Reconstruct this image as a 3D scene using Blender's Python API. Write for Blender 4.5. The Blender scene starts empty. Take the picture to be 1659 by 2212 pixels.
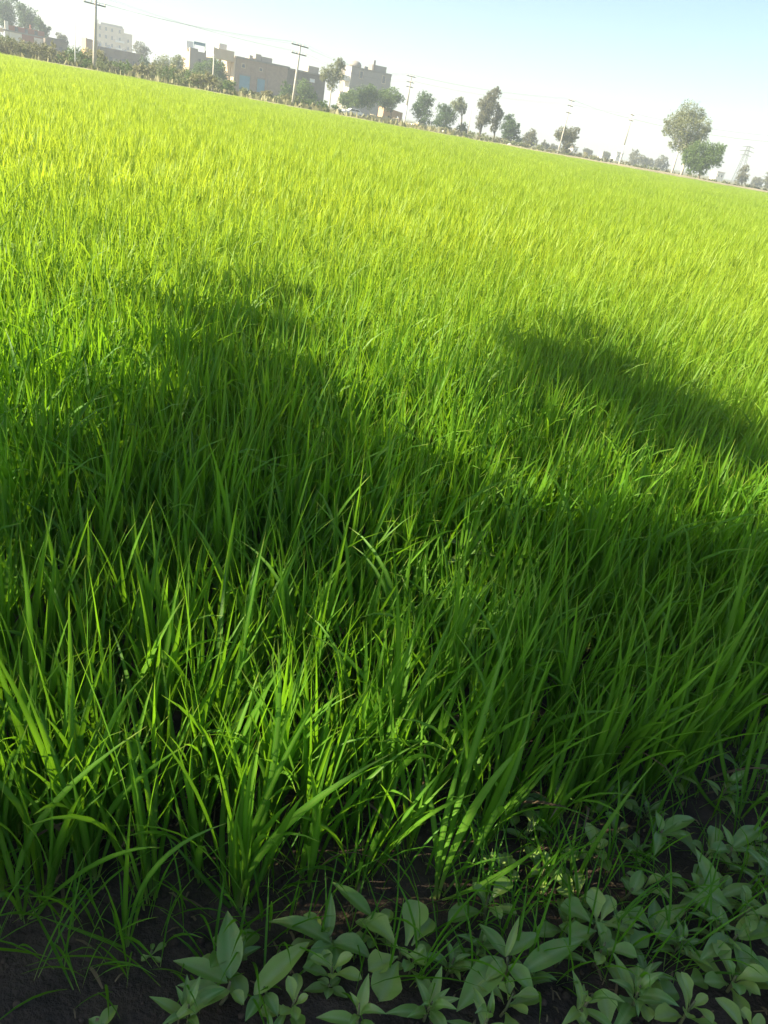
import bpy, math, random
import numpy as np
from mathutils import Vector, Matrix
R = math.radians
random.seed(7); rng = np.random.default_rng(7)
scene = bpy.context.scene
col = scene.collection

# ------------------------------------------------------------------ camera
H = 1.60; PITCH = R(27.0); ROLL = R(10.6)
F = 1660.0; CX = 829.5; CY = 1106.0           # focal length and centre on a 1659 x 2212 picture
fwd = np.array([0, math.cos(PITCH), -math.sin(PITCH)])
_r0 = np.array([1., 0, 0]); _u0 = np.array([0, math.sin(PITCH), math.cos(PITCH)])
cR = _r0*math.cos(ROLL) + _u0*math.sin(ROLL)
cU = _u0*math.cos(ROLL) - _r0*math.sin(ROLL)
cO = np.array([0, 0, H])
cam_d = bpy.data.cameras.new('camera'); cam = bpy.data.objects.new('camera', cam_d); col.objects.link(cam)
cam_d.sensor_fit = 'HORIZONTAL'; cam_d.sensor_width = 36; cam_d.lens = 36*F/1659
cam_d.clip_start = 0.02; cam_d.clip_end = 5000
M = Matrix.Identity(4)
for i in range(3):
    M[i][0] = cR[i]; M[i][1] = cU[i]; M[i][2] = -fwd[i]; M[i][3] = cO[i]
cam.matrix_world = M
scene.camera = cam

# ------------------------------------------------------------------ sky, sun, exposure
SUN_AZ = R(-106); SUN_EL = R(31)
world = bpy.data.worlds.new('World'); scene.world = world; world.use_nodes = True
wn = world.node_tree.nodes; wl = world.node_tree.links
sky = wn.new('ShaderNodeTexSky'); sky.sky_type = 'NISHITA'; sky.sun_disc = False
sky.sun_elevation = SUN_EL; sky.sun_rotation = SUN_AZ
sky.air_density = 1.0; sky.dust_density = 0.6; sky.ozone_density = 2.0
wl.new(sky.outputs[0], wn['Background'].inputs[0]); wn['Background'].inputs[1].default_value = 0.055
sl = bpy.data.lights.new('sun', 'SUN'); so = bpy.data.objects.new('sun', sl); col.objects.link(so)
sl.energy = 5.0; sl.angle = R(0.53); sl.color = (1.0, 0.89, 0.66)
SUNV = Vector((math.sin(SUN_AZ)*math.cos(SUN_EL), math.cos(SUN_AZ)*math.cos(SUN_EL), math.sin(SUN_EL)))
so.rotation_euler = SUNV.to_track_quat('Z', 'Y').to_euler(); so.location = SUNV*60
vs = scene.view_settings
scene.display_settings.display_device = 'sRGB'
vs.view_transform = 'Standard'; vs.look = 'None'; vs.exposure = 1.92; vs.gamma = 1.0; vs.use_curve_mapping = False
cy = scene.cycles
cy.use_denoising = True
cy.max_bounces = 7; cy.diffuse_bounces = 3; cy.transmission_bounces = 5; cy.glossy_bounces = 2
cy.transparent_max_bounces = 6; cy.volume_bounces = 1; cy.caustics_reflective = False; cy.caustics_refractive = False
cy.sample_clamp_indirect = 6

# ------------------------------------------------------------------ picture <-> place
def ray(x, y):
    d = fwd + cR*(x-CX)/F - cU*(y-CY)/F
    return d/np.linalg.norm(d)
def gnd(x, y, z=0.0):
    d = ray(x, y); return cO + d*((z-H)/d[2])
def G(x, y, d):                                   # point seen at (x, y), d metres away along the ground
    r = ray(x, y); return cO + r*(d/math.hypot(r[0], r[1]))
def horizon(x): return 247.3 + (x-829.5)*math.tan(ROLL)
def foot(x, d, z=0.0):                            # ground point d metres away under picture column x at the horizon
    p = G(x, horizon(x), d); return np.array([p[0], p[1], z])
def mpp(d): return d*0.80/F                       # metres per picture unit near the horizon
def proj(p):
    d = np.asarray(p, float)-cO; z = d@fwd
    return CX+F*(d@cR)/z, CY-F*(d@cU)/z
def yedge(x): return 115.5+0.1817*x
def dedge(x):
    p = gnd(x, yedge(x), 0.5); return math.hypot(p[0], p[1])

# ------------------------------------------------------------------ materials
def mat(name):
    m = bpy.data.materials.new(name); m.use_nodes = True
    n = m.node_tree.nodes; l = m.node_tree.links
    return m, n, l, n['Principled BSDF']
def mixc(n, l, fac, a, b):
    x = n.new('ShaderNodeMix'); x.data_type = 'RGBA'
    for sock, v in ((x.inputs[0], fac), (x.inputs[6], a), (x.inputs[7], b)):
        if hasattr(v, 'default_value') or hasattr(v, 'links'): l.new(v, sock)
        elif isinstance(v, tuple): sock.default_value = (*v, 1) if len(v) == 3 else v
        else: sock.default_value = v
    return x.outputs[2]
def noise(n, l, scale, detail=3, vec='Object', rough=0.55):
    t = n.new('ShaderNodeTexCoord'); x = n.new('ShaderNodeTexNoise')
    x.inputs['Scale'].default_value = scale; x.inputs['Detail'].default_value = detail; x.inputs['Roughness'].default_value = rough
    if vec == 'World':
        g = n.new('ShaderNodeNewGeometry'); l.new(g.outputs['Position'], x.inputs['Vector'])
    else: l.new(t.outputs[vec], x.inputs['Vector'])
    return x.outputs[0]
def ramp(n, l, v, lo, hi):
    r = n.new('ShaderNodeMapRange'); r.inputs[1].default_value = lo; r.inputs[2].default_value = hi
    l.new(v, r.inputs[0]); return r.outputs[0]
def bump(n, l, b, h, s, dist=0.02):
    x = n.new('ShaderNodeBump'); x.inputs['Strength'].default_value = s; x.inputs['Distance'].default_value = dist
    l.new(h, x.inputs['Height']); l.new(x.outputs[0], b.inputs['Normal'])
def rough_mat(name, c1, c2, scale=2.0, rough=0.9, b=0.3, dist=0.02, world=False, spec=0.3):
    m, n, l, p = mat(name)
    f = ramp(n, l, noise(n, l, scale, 5, 'World' if world else 'Object', 0.65), 0.3, 0.7)
    l.new(mixc(n, l, f, c1, c2), p.inputs['Base Color']); p.inputs['Roughness'].default_value = rough
    p.inputs['Specular IOR Level'].default_value = spec
    if b: bump(n, l, p, noise(n, l, scale*9, 4, 'World' if world else 'Object'), b, dist)
    return m
def leaf_mat(name, c1, c2, ctip=None, trans=0.4, tcol=None, rough=0.45, spec=0.4, patch=None, vein=False, crop=None):
    """leaf: reflecting + translucent; 'tone' varies from leaf to leaf, 'along' runs from its base to its tip"""
    m, n, l, p = mat(name)
    a = n.new('ShaderNodeAttribute'); a.attribute_name = 'tone'
    oi = n.new('ShaderNodeObjectInfo')
    add = n.new('ShaderNodeMath'); add.operation = 'MULTIPLY_ADD'; add.inputs[1].default_value = 0.45
    l.new(oi.outputs['Random'], add.inputs[0]); sc = n.new('ShaderNodeMath'); sc.operation = 'MULTIPLY'; sc.inputs[1].default_value = 0.6
    l.new(a.outputs['Fac'], sc.inputs[0]); l.new(sc.outputs[0], add.inputs[2])
    c = mixc(n, l, add.outputs[0], c1, c2)
    if patch:
        f = ramp(n, l, noise(n, l, patch[1], 3, 'World'), 0.38, 0.66)
        g = n.new('ShaderNodeMath'); g.operation = 'MULTIPLY'; g.inputs[1].default_value = patch[2]; l.new(f, g.inputs[0])
        c = mixc(n, l, g.outputs[0], c, patch[0])
    if ctip:
        b = n.new('ShaderNodeAttribute'); b.attribute_name = 'along'
        c = mixc(n, l, ramp(n, l, b.outputs['Fac'], 0.9, 1.02), c, ctip)
        c = mixc(n, l, ramp(n, l, b.outputs['Fac'], 0.16, 0.0), c, (0.30, 0.36, 0.10))
    if crop:                                        # near shade and far sunlight painted into leaf colour: deep green, then yellower outward
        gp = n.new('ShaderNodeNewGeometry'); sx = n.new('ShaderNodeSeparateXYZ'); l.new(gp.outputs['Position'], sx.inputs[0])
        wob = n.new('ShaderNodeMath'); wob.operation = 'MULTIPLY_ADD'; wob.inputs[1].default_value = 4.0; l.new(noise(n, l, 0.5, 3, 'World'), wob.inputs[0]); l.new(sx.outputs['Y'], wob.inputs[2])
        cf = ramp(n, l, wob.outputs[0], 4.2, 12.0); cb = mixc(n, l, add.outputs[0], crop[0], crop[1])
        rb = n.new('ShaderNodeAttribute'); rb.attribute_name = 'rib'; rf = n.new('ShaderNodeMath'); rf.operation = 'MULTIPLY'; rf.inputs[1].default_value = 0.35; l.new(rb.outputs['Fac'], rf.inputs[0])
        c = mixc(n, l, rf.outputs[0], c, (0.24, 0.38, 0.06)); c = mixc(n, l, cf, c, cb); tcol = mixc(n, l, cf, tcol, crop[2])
    if vein:
        b = n.new('ShaderNodeAttribute'); b.attribute_name = 'mid'
        f = ramp(n, l, b.outputs['Fac'], 0.42, 0.0); g = n.new('ShaderNodeMath'); g.operation = 'MULTIPLY'; g.inputs[1].default_value = 0.65
        l.new(f, g.inputs[0]); c = mixc(n, l, g.outputs[0], c, (0.30, 0.42, 0.15))
        bl = ramp(n, l, noise(n, l, 38, 5, rough=0.7), 0.42, 0.72); g2 = n.new('ShaderNodeMath'); g2.operation = 'MULTIPLY'; g2.inputs[1].default_value = 0.55
        l.new(bl, g2.inputs[0]); c = mixc(n, l, g2.outputs[0], c, (0.26, 0.27, 0.07))
        bump(n, l, p, noise(n, l, 140, 3), 0.25, 0.002)
    l.new(c, p.inputs['Base Color']); p.inputs['Roughness'].default_value = rough; p.inputs['Specular IOR Level'].default_value = spec
    t = n.new('ShaderNodeBsdfTranslucent')
    if tcol: l.new(mixc(n, l, 0.65, c, tcol), t.inputs[0])
    else: l.new(c, t.inputs[0])
    mx = n.new('ShaderNodeMixShader'); mx.inputs[0].default_value = trans
    l.new(p.outputs[0], mx.inputs[1]); l.new(t.outputs[0], mx.inputs[2])
    l.new(mx.outputs[0], n['Material Output'].inputs[0])
    return m
MT = {}
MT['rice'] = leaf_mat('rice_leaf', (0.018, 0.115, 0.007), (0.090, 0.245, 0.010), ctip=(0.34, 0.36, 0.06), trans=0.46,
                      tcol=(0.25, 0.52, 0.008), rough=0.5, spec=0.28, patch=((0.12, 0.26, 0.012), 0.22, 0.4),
                      crop=((0.11, 0.20, 0.012), (0.29, 0.39, 0.030), (0.66, 0.79, 0.05)))  # near greens toned for shade, outer set toned for sunlight
MT['weed'] = leaf_mat('weed_leaf', (0.095, 0.21, 0.036), (0.19, 0.34, 0.055), trans=0.28, tcol=(0.22, 0.40, 0.03), rough=0.36, spec=0.55, vein=True)
MT['weed_pale'] = leaf_mat('pale_weed_leaf', (0.19, 0.32, 0.055), (0.32, 0.44, 0.085), trans=0.3, tcol=(0.3, 0.45, 0.05), rough=0.36, spec=0.55, vein=True)
MT['dull_leaf'] = leaf_mat('dull_weed_leaf', (0.10, 0.17, 0.03), (0.17, 0.24, 0.05), trans=0.3, tcol=(0.25, 0.4, 0.03), vein=True)
MT['stem'] = rough_mat('weed_stem', (0.12, 0.17, 0.05), (0.16, 0.12, 0.07), 30, 0.6, 0)
MT['straw'] = rough_mat('dry_straw', (0.24, 0.18, 0.10), (0.36, 0.28, 0.16), 40, 0.8, 0)
MT['dry'] = leaf_mat('dry_blade', (0.08, 0.055, 0.03), (0.26, 0.19, 0.10), trans=0.2, rough=0.7, spec=0.2)
MT['soil'] = rough_mat('dark_soil', (0.024, 0.018, 0.013), (0.095, 0.066, 0.044), 9, 0.8, 0.9, 0.012, True, 0.25)
MT['clod'] = rough_mat('soil_clod', (0.025, 0.019, 0.014), (0.10, 0.07, 0.048), 25, 0.9, 0.5, 0.004, True, 0.2)
MT['mud'] = rough_mat('paddy_mud', (0.030, 0.026, 0.016), (0.055, 0.05, 0.025), 3, 0.7, 0.4, 0.02, True)
MT['dirt'] = rough_mat('track_dirt', (0.22, 0.19, 0.12), (0.36, 0.31, 0.21), 0.9, 0.95, 0.6, 0.05, True, 0.15)
MT['stone'] = rough_mat('pale_stone', (0.40, 0.35, 0.27), (0.58, 0.52, 0.42), 3, 0.9, 0.4, 0.03)
MT['far'] = rough_mat('far_land', (0.10, 0.12, 0.05), (0.22, 0.19, 0.11), 0.03, 0.95, 0.2, 0.1, True, 0.1)
MT['bark'] = rough_mat('bark', (0.10, 0.075, 0.05), (0.22, 0.18, 0.13), 4, 0.9, 0.6, 0.03)
MT['pale_bark'] = rough_mat('pale_bark', (0.42, 0.37, 0.29), (0.58, 0.52, 0.42), 3, 0.8, 0.3, 0.02)
for k, a, b, tc in (('leaf_dark', (0.045, 0.085, 0.035), (0.085, 0.14, 0.05), (0.13, 0.2, 0.05)),
                    ('leaf_mid', (0.06, 0.11, 0.03), (0.12, 0.18, 0.05), (0.18, 0.27, 0.05)),
                    ('leaf_pale', (0.13, 0.15, 0.07), (0.22, 0.23, 0.11), (0.26, 0.28, 0.1)),
                    ('leaf_grey', (0.10, 0.105, 0.06), (0.19, 0.18, 0.11), (0.2, 0.2, 0.1)),
                    ('leaf_scrub', (0.12, 0.15, 0.065), (0.21, 0.23, 0.105), (0.25, 0.28, 0.1)),
                    ('leaf_reed', (0.17, 0.17, 0.08), (0.28, 0.26, 0.14), (0.28, 0.28, 0.12))):
    MT[k] = leaf_mat(k, a, b, trans=0.25, tcol=tc, rough=0.6, spec=0.2)
def paint(name, c, rough=0.7, var=0.82, scale=0.8):
    MT[name] = rough_mat(name, c, tuple(v*var for v in c), scale, rough, 0.15, 0.01)
paint('cream_plaster', (0.62, 0.49, 0.34)); paint('grey_concrete', (0.27, 0.24, 0.21)); paint('white_plaster', (0.74, 0.70, 0.62))
paint('brick_red', (0.34, 0.14, 0.09), 0.9, 0.75, 1.5); paint('brick_brown', (0.38, 0.28, 0.21), 0.9, 0.75, 1.5); paint('brick_orange', (0.52, 0.33, 0.20), 0.9, 0.8, 1.5)
paint('dark_block', (0.18, 0.15, 0.125), 0.9, 0.7, 1.2); paint('blue_shutter', (0.16, 0.33, 0.42), 0.5); paint('blue_panel', (0.16, 0.28, 0.34), 0.5)
paint('white_metal', (0.75, 0.75, 0.73), 0.4, 0.92); paint('pole_concrete', (0.52, 0.48, 0.42), 0.85); paint('pole_wood', (0.30, 0.24, 0.18), 0.9)
paint('iron', (0.16, 0.16, 0.16), 0.6); paint('wire', (0.10, 0.10, 0.10), 0.5); paint('yellow_block', (0.58, 0.47, 0.28), 0.9); paint('blue_plastic', (0.35, 0.48, 0.68), 0.5)
paint('rubber', (0.03, 0.03, 0.03), 0.8); paint('parapet', (0.42, 0.36, 0.30), 0.9)
m, n, l, p = mat('window_glass'); p.inputs['Base Color'].default_value = (0.05, 0.06, 0.07, 1); p.inputs['Roughness'].default_value = 0.12; MT['glass'] = m

# ------------------------------------------------------------------ mesh helpers
def mesh_np(name, V, Fc, mtl, attrs=None, smooth=False):
    """V (n,3), Fc (m,k) all faces with k corners"""
    V = np.ascontiguousarray(V, dtype=np.float32); Fc = np.ascontiguousarray(Fc, dtype=np.int32)
    me = bpy.data.meshes.new(name); me.vertices.add(len(V)); me.vertices.foreach_set('co', V.ravel())
    k = Fc.shape[1]; me.loops.add(Fc.size); me.loops.foreach_set('vertex_index', Fc.ravel())
    me.polygons.add(len(Fc)); me.polygons.foreach_set('loop_start', np.arange(0, Fc.size, k, dtype=np.int32))
    me.polygons.foreach_set('loop_total', np.full(len(Fc), k, dtype=np.int32))
    if smooth: me.polygons.foreach_set('use_smooth', np.ones(len(Fc), dtype=bool))
    for an, av in (attrs or {}).items():
        a = me.attributes.new(an, 'FLOAT', 'POINT'); a.data.foreach_set('value', np.ascontiguousarray(av, dtype=np.float32))
    me.update(calc_edges=True)
    if mtl: me.materials.append(MT[mtl] if isinstance(mtl, str) else mtl)
    return me
class MB:
    """collects boxes, tubes and prisms into one mesh"""
    def __init__(s): s.v = []; s.f = []
    def add(s, v, f):
        o = len(s.v); s.v += [tuple(map(float, q)) for q in v]; s.f += [tuple(i+o for i in q) for q in f]
    def box(s, x0, x1, y0, y1, z0, z1):
        s.add([(x0,y0,z0),(x1,y0,z0),(x1,y1,z0),(x0,y1,z0),(x0,y0,z1),(x1,y0,z1),(x1,y1,z1),(x0,y1,z1)],
              [(3,2,1,0),(4,5,6,7),(0,1,5,4),(1,2,6,5),(2,3,7,6),(3,0,4,7)]); return s
    def tube(s, pts, rad, n=7):
        pts = [np.asarray(p, float) for p in pts]; vs_, fs = [], []
        rad = rad if isinstance(rad, (list, tuple)) else [rad]*len(pts)
        for i, p in enumerate(pts):
            t = pts[min(i+1, len(pts)-1)]-pts[max(i-1, 0)]; t = t/max(np.linalg.norm(t), 1e-9)
            a = np.cross(t, (0.3, 0.9, 0.1)) if abs(t[2]) > 0.8 else np.cross(t, (0, 0, 1)); a = a/np.linalg.norm(a); b = np.cross(t, a)
            for k in range(n):
                w = 2*math.pi*k/n; vs_.append(p+rad[i]*(a*math.cos(w)+b*math.sin(w)))
        for i in range(len(pts)-1):
            for k in range(n):
                fs.append((i*n+k, i*n+(k+1) % n, (i+1)*n+(k+1) % n, (i+1)*n+k))
        fs.append(tuple(range(n-1, -1, -1))); fs.append(tuple((len(pts)-1)*n+k for k in range(n)))
        s.add(vs_, fs); return s
    def prism(s, prof, y0, y1):                       # profile in x,z extruded along y
        n = len(prof); s.add([(x, y0, z) for x, z in prof]+[(x, y1, z) for x, z in prof],
              [tuple(range(n)), tuple(range(2*n-1, n-1, -1))]+[((k+1) % n, k, n+k, n+(k+1) % n) for k in range(n)]); return s
    def lump(s, c, r, n=8, seed=0, flat=1.0):
        q = random.Random(seed); vs_, fs = [], []
        for i in range(1, 4):
            for k in range(n):
                th = math.pi*i/4; w = 2*math.pi*k/n; g = r*q.uniform(0.75, 1.15)
                vs_.append((c[0]+g*math.sin(th)*math.cos(w), c[1]+g*math.sin(th)*math.sin(w), c[2]+g*flat*math.cos(th)))
        vs_ += [(c[0], c[1], c[2]+r*flat), (c[0], c[1], c[2]-r*flat)]
        for i in range(2):
            for k in range(n): fs.append((i*n+k, (i+1)*n+k, (i+1)*n+(k+1) % n, i*n+(k+1) % n))
        for k in range(n): fs.append((3*n, k, (k+1) % n)); fs.append((3*n+1, 2*n+(k+1) % n, 2*n+k))
        s.add(vs_, fs); return s
    def mesh(s, name, mtl, smooth=False):
        me = bpy.data.meshes.new(name); me.from_pydata(s.v, [], s.f); me.update(); me.materials.append(MT[mtl])
        if smooth: me.polygons.foreach_set('use_smooth', [True]*len(me.polygons))
        return me
    def build(s, name, mtl, parent=None, smooth=False): return obj(name, s.mesh(name, mtl, smooth), parent)
def obj(name, me, parent=None, loc=None, rz=None):
    o = bpy.data.objects.new(name, me); col.objects.link(o)
    if parent is not None: o.parent = parent
    if loc is not None: o.location = tuple(map(float, loc))
    if rz is not None: o.rotation_euler = (0, 0, rz)
    return o
def tag(o, label=None, cat=None, group=None, kind=None):
    for k, v in (('label', label), ('category', cat), ('group', group), ('kind', kind)):
        if v: o[k] = v
    return o
def thing(name, label, cat, loc=(0, 0, 0), rz=0, group=None):
    return tag(obj(name, None, None, loc, rz), label, cat, group)

# ------------------------------------------------------------------ ground
# far edge of the paddy in the place, from the picture
EX = [-260, 0, 390, 669, 946, 1282, 1659, 1900]
EDGE = np.array([gnd(x, yedge(x), 0.5)[:2] for x in EX])
e_dir = EDGE[-1]-EDGE[0]; e_dir /= np.linalg.norm(e_dir); e_n = np.array([-e_dir[1], e_dir[0]])     # away from the camera
if e_n[1] < 0: e_n = -e_n
e_mid = EDGE.mean(0)
def beyond(x, y): return (np.stack([x, y], -1)-e_mid)@e_n
gm = MB(); S = 1150
gm.add([(-S,-S,-0.02),(S,-S,-0.02),(S,S,-0.02),(-S,S,-0.02)], [(0,1,2,3)])
tag(gm.build('ground', 'far'), kind='structure')
a = e_mid-e_dir*330; b = e_mid+e_dir*330
fm = MB(); q = [a-e_n*0.2, b-e_n*0.2, (260, -40), (-260, -40)]
fm.add([(*p, 0.0) for p in q], [(3, 2, 1, 0)])
tag(fm.build('paddy_mud', 'mud'), kind='structure')
# raised dirt track along the far edge
N = 160; V = []; prof = [(-0.2, -0.05), (0.5, 0.34), (1.2, 0.47), (3.6, 0.50), (4.4, 0.42), (5.6, -0.05)]
rr = random.Random(3)
for i in range(N+1):
    c = e_mid+e_dir*(-330+660*i/N)
    for o_, z in prof:
        w = c+e_n*(o_+rr.uniform(-.12, .12)); V.append((w[0], w[1], z+((rr.uniform(-.06, .06)+.26*min(1, max(0, (i/N-.50)/.06))) if z > 0 else 0)))
K = len(prof); Fc = [(i*K+k, (i+1)*K+k, (i+1)*K+k+1, i*K+k+1) for i in range(N) for k in range(K-1)]
tag(obj('dirt_track', mesh_np('dirt_track', np.array(V), np.array(Fc), 'dirt', smooth=True)), kind='structure')

# near soil: displaced sheet on the bund where the photographer stands
from mathutils import noise as mnoise
nx, ny = 190, 170; V = np.zeros((nx*ny, 3)); X0, X1, Y0, Y1 = -2.6, 3.4, -1.6, 4.0
ip = [(-900, 1990), (0, 1985), (300, 1990), (560, 1960), (860, 1915), (1080, 1880), (1330, 1790), (1659, 1660), (2300, 1400)]
FRONT = np.array([gnd(x, y)[:2] for x, y in ip])
def front_y(x): return np.interp(x, FRONT[:, 0], FRONT[:, 1])
def in_field(x, y): return y-front_y(x)
for j in range(ny):
    for i in range(nx):
        x = X0+(X1-X0)*i/(nx-1); y = Y0+(Y1-Y0)*j/(ny-1)
        h = 0.010+0.022*mnoise.noise((x*3, y*3, 0))+0.014*mnoise.noise((x*11, y*11, 3))+0.010*mnoise.noise((x*34, y*34, 5))
        h += 0.045*max(0, min(1, -in_field(x, y)/0.4))
        ed = min(x-X0, X1-x, y-Y0, Y1-y); h = h*min(1, ed/0.3)+0.006 if ed > 0.02 else -0.02
        V[j*nx+i] = (x, y, h)
idx = np.arange(nx*ny).reshape(ny, nx)
Fc = np.stack([idx[:-1, :-1], idx[:-1, 1:], idx[1:, 1:], idx[1:, :-1]], -1).reshape(-1, 4)
tag(obj('soil', mesh_np('soil', V, Fc, 'soil', smooth=True)), kind='structure')
def soil_z(x, y):
    i = int(round((x-X0)/(X1-X0)*(nx-1))); j = int(round((y-Y0)/(Y1-Y0)*(ny-1)))
    return float(V_soil[j*nx+i][2]) if 0 <= i < nx and 0 <= j < ny else 0.0
V_soil = V.copy()

# ------------------------------------------------------------------ rice
def blade_arrays(L, W, lean, bend, az, base=(0, 0, 0), nseg=8, fold=0.25, twist=0.0, tone=0.5, flat=False):
    """one leaf: rises from its base, arches over; returns verts, quads, along"""
    t = np.linspace(0, 1, nseg+1); th = lean+bend*t**2.0
    dx = np.sin(th); dz = np.cos(th); ds = L/nseg
    X = np.concatenate([[0], np.cumsum((dx[:-1]+dx[1:])/2*ds)]); Z = np.concatenate([[0], np.cumsum((dz[:-1]+dz[1:])/2*ds)])
    w = W*0.5*np.minimum(1, 0.30+1.9*t)*np.clip(1-np.clip((t-0.45)/0.55, 0, 1)**1.7, 0.02, 1)
    tw = twist*t
    P = np.stack([X, np.zeros_like(X), Z], -1)
    side0 = np.stack([np.zeros_like(X), np.ones_like(X), np.zeros_like(X)], -1)
    nrm = np.stack([-np.cos(th), np.zeros_like(X), np.sin(th)], -1)
    side = side0*np.cos(tw)[:, None]+nrm*np.sin(tw)[:, None]; up = nrm*np.cos(tw)[:, None]-side0*np.sin(tw)[:, None]
    if flat:
        vv = np.concatenate([P-side*w[:, None], P+side*w[:, None]]); n = nseg+1
        q = np.array([(i, n+i, n+i+1, i+1) for i in range(nseg)]); al = np.tile(t, 2); md = np.ones(2*n)
    else:
        vv = np.concatenate([P-side*w[:, None]+up*(w*fold)[:, None], P, P+side*w[:, None]+up*(w*fold)[:, None]]); n = nseg+1
        q = np.array([(i, n+i, n+i+1, i+1) for i in range(nseg)]+[(n+i, 2*n+i, 2*n+i+1, n+i+1) for i in range(nseg)]); al = np.tile(t, 3); md = np.concatenate([np.ones(n), np.zeros(n), np.ones(n)])
    c, s_ = math.cos(az), math.sin(az)
    vv = np.stack([vv[:, 0]*c-vv[:, 1]*s_, vv[:, 0]*s_+vv[:, 1]*c, vv[:, 2]], -1)+np.asarray(base)
    return vv, q, al, md
def join(parts):
    Vs, Qs, A, T, o = [], [], [], [], 0
    for (v, q, al, md), tone in parts:
        Vs.append(v); Qs.append(q+o); A.append(al); T.append(np.full(len(v), tone)); o += len(v)
    return np.concatenate(Vs), np.concatenate(Qs), np.concatenate(A), np.concatenate(T)
def blade_spec(q):
    arch = q.random()
    lean = R(q.uniform(1, 15)); bend = R(q.uniform(3, 24)) if arch < 0.80 else R(q.uniform(35, 95))
    return dict(L=q.uniform(0.33, 0.60), W=q.uniform(0.0085, 0.0165), lean=lean, bend=bend, az=q.uniform(0, 2*math.pi),
                base=(q.uniform(-.022, .022), q.uniform(-.022, .022), -0.01), fold=q.uniform(0.1, 0.45), twist=q.uniform(-1.2, 1.2)), q.random()
# shared blade meshes for the plants that stand as individuals
q = random.Random(11)
BLADES = []
for i in range(48):
    sp, tone = blade_spec(q); sp['az'] = 0; sp['base'] = (0, 0, 0)
    sp['W'] *= 1.1; v, f, al, md = blade_arrays(nseg=9, **sp)
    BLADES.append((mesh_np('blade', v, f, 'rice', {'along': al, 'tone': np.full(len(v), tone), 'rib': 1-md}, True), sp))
DRY = []
for i in range(5):
    v, f, al, md = blade_arrays(q.uniform(.2, .4), .008, R(q.uniform(15, 40)), R(q.uniform(40, 110)), 0, nseg=8, twist=q.uniform(-2, 2))
    DRY.append(mesh_np('dry_blade', v, f, 'dry', {'along': al, 'tone': np.full(len(v), q.random())}, True))
# joined tufts / patches for the mass behind them
PROTO = []
def proto(parts, name):
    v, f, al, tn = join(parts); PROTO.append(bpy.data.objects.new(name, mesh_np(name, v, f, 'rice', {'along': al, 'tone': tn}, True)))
for k in range(8):                                     # 0-7 near tufts
    ps = []
    for _ in range(q.randint(8, 11)):
        sp, tone = blade_spec(q); sp['W'] *= 1.15; ps.append((blade_arrays(nseg=7, **sp), tone))
    proto(ps, 'tuft_a%d' % k)
for k in range(6):                                     # 8-13 quarter metre patches
    ps = []
    for _ in range(62):
        sp, tone = blade_spec(q); sp['base'] = (q.uniform(-.16, .16), q.uniform(-.16, .16), -.01); sp['W'] *= 1.25
        ps.append((blade_arrays(nseg=5, flat=True, **sp), tone))
    proto(ps, 'tuft_b%d' % k)
for k in range(5):                                     # 14-18 metre patches
    ps = []
    for _ in range(420):
        sp, tone = blade_spec(q); sp['base'] = (q.uniform(-.62, .62), q.uniform(-.62, .62), -.01); sp['W'] *= 1.5
        ps.append((blade_arrays(nseg=3, flat=True, **sp), tone))
    proto(ps, 'tuft_c%d' % k)
def grid_pts(x0, x1, y0, y1, step, jit):
    gx, gy = np.meshgrid(np.arange(x0, x1, step), np.arange(y0, y1, step))
    P = np.stack([gx.ravel(), gy.ravel()], -1); return P+rng.uniform(-jit, jit, P.shape)*step
def wedge(P, lo, hi):
    az = np.degrees(np.arctan2(P[:, 0], P[:, 1])); return (az > lo) & (az < hi)
R1, R2 = 9.0, 32.0
near = grid_pts(-9, 9, 0.3, 9.2, 0.088, 0.5)
d = np.hypot(near[:, 0], near[:, 1]); fi = in_field(near[:, 0], near[:, 1])
near = near[(d < R1) & (fi > 0.0) & (wedge(near, -46, 46) | (d < 2.6)) & (rng.random(len(near)) < np.clip(0.72+fi*1.2, 0, 1))]
mid = grid_pts(-26, 24, 3, 33, 0.27, 0.4); d = np.hypot(mid[:, 0], mid[:, 1]); mid = mid[(d >= R1-0.05) & (d < R2) & wedge(mid, -42, 40)]
far = grid_pts(-150, 210, 12, 230, 0.95, 0.35); d = np.hypot(far[:, 0], far[:, 1])
far = far[(d >= R2-0.3) & wedge(far, -42, 40) & (beyond(far[:, 0], far[:, 1]) < -0.5)]
# individuals: the nearest plants that the picture shows
shown = []
for i, p in enumerate(near):
    u = proj((p[0], p[1], 0.30))
    if -60 < u[0] < 1719 and 0 < u[1] < 2300: shown.append((math.dist((p[0], p[1], 0.25), cO), i))
shown.sort(); single = [i for _, i in shown[:288]]
keep = np.ones(len(near), bool); keep[single] = False
qs = random.Random(5)
PLANT_LABEL = 'young rice plant with upright green blades in the front rows of the paddy'
for i in single:
    x, y = near[i]
    t = thing('rice_plant', PLANT_LABEL, 'rice plant', (x, y, max(soil_z(x, y)-0.005, 0)), qs.uniform(0, 6.28), 'front rows of rice plants')
    t.scale = [qs.uniform(0.82, 1.12)]*3
    t.rotation_euler = (R(qs.uniform(-4, 4)), R(qs.uniform(-1, 8)), t.rotation_euler[2])
    for _ in range(qs.randint(8, 12)):
        me, sp = BLADES[qs.randrange(len(BLADES))]
        o = obj('blade', me, t, (qs.uniform(-.022, .022), qs.uniform(-.022, .022), -0.01), qs.uniform(0, 6.28)); s_ = qs.uniform(0.85, 1.1); o.scale = (s_, s_, s_)
    if qs.random() < .35: t['label'] = 'young rice plant with a withered brown blade in the front rows of the paddy'; obj('dry_blade', DRY[qs.randrange(5)], t, (qs.uniform(-.02, .02), qs.uniform(-.02, .02), -0.01), qs.uniform(0, 6.28))
PTS = []; IDX = []; ROT = []; SCL = []
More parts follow.
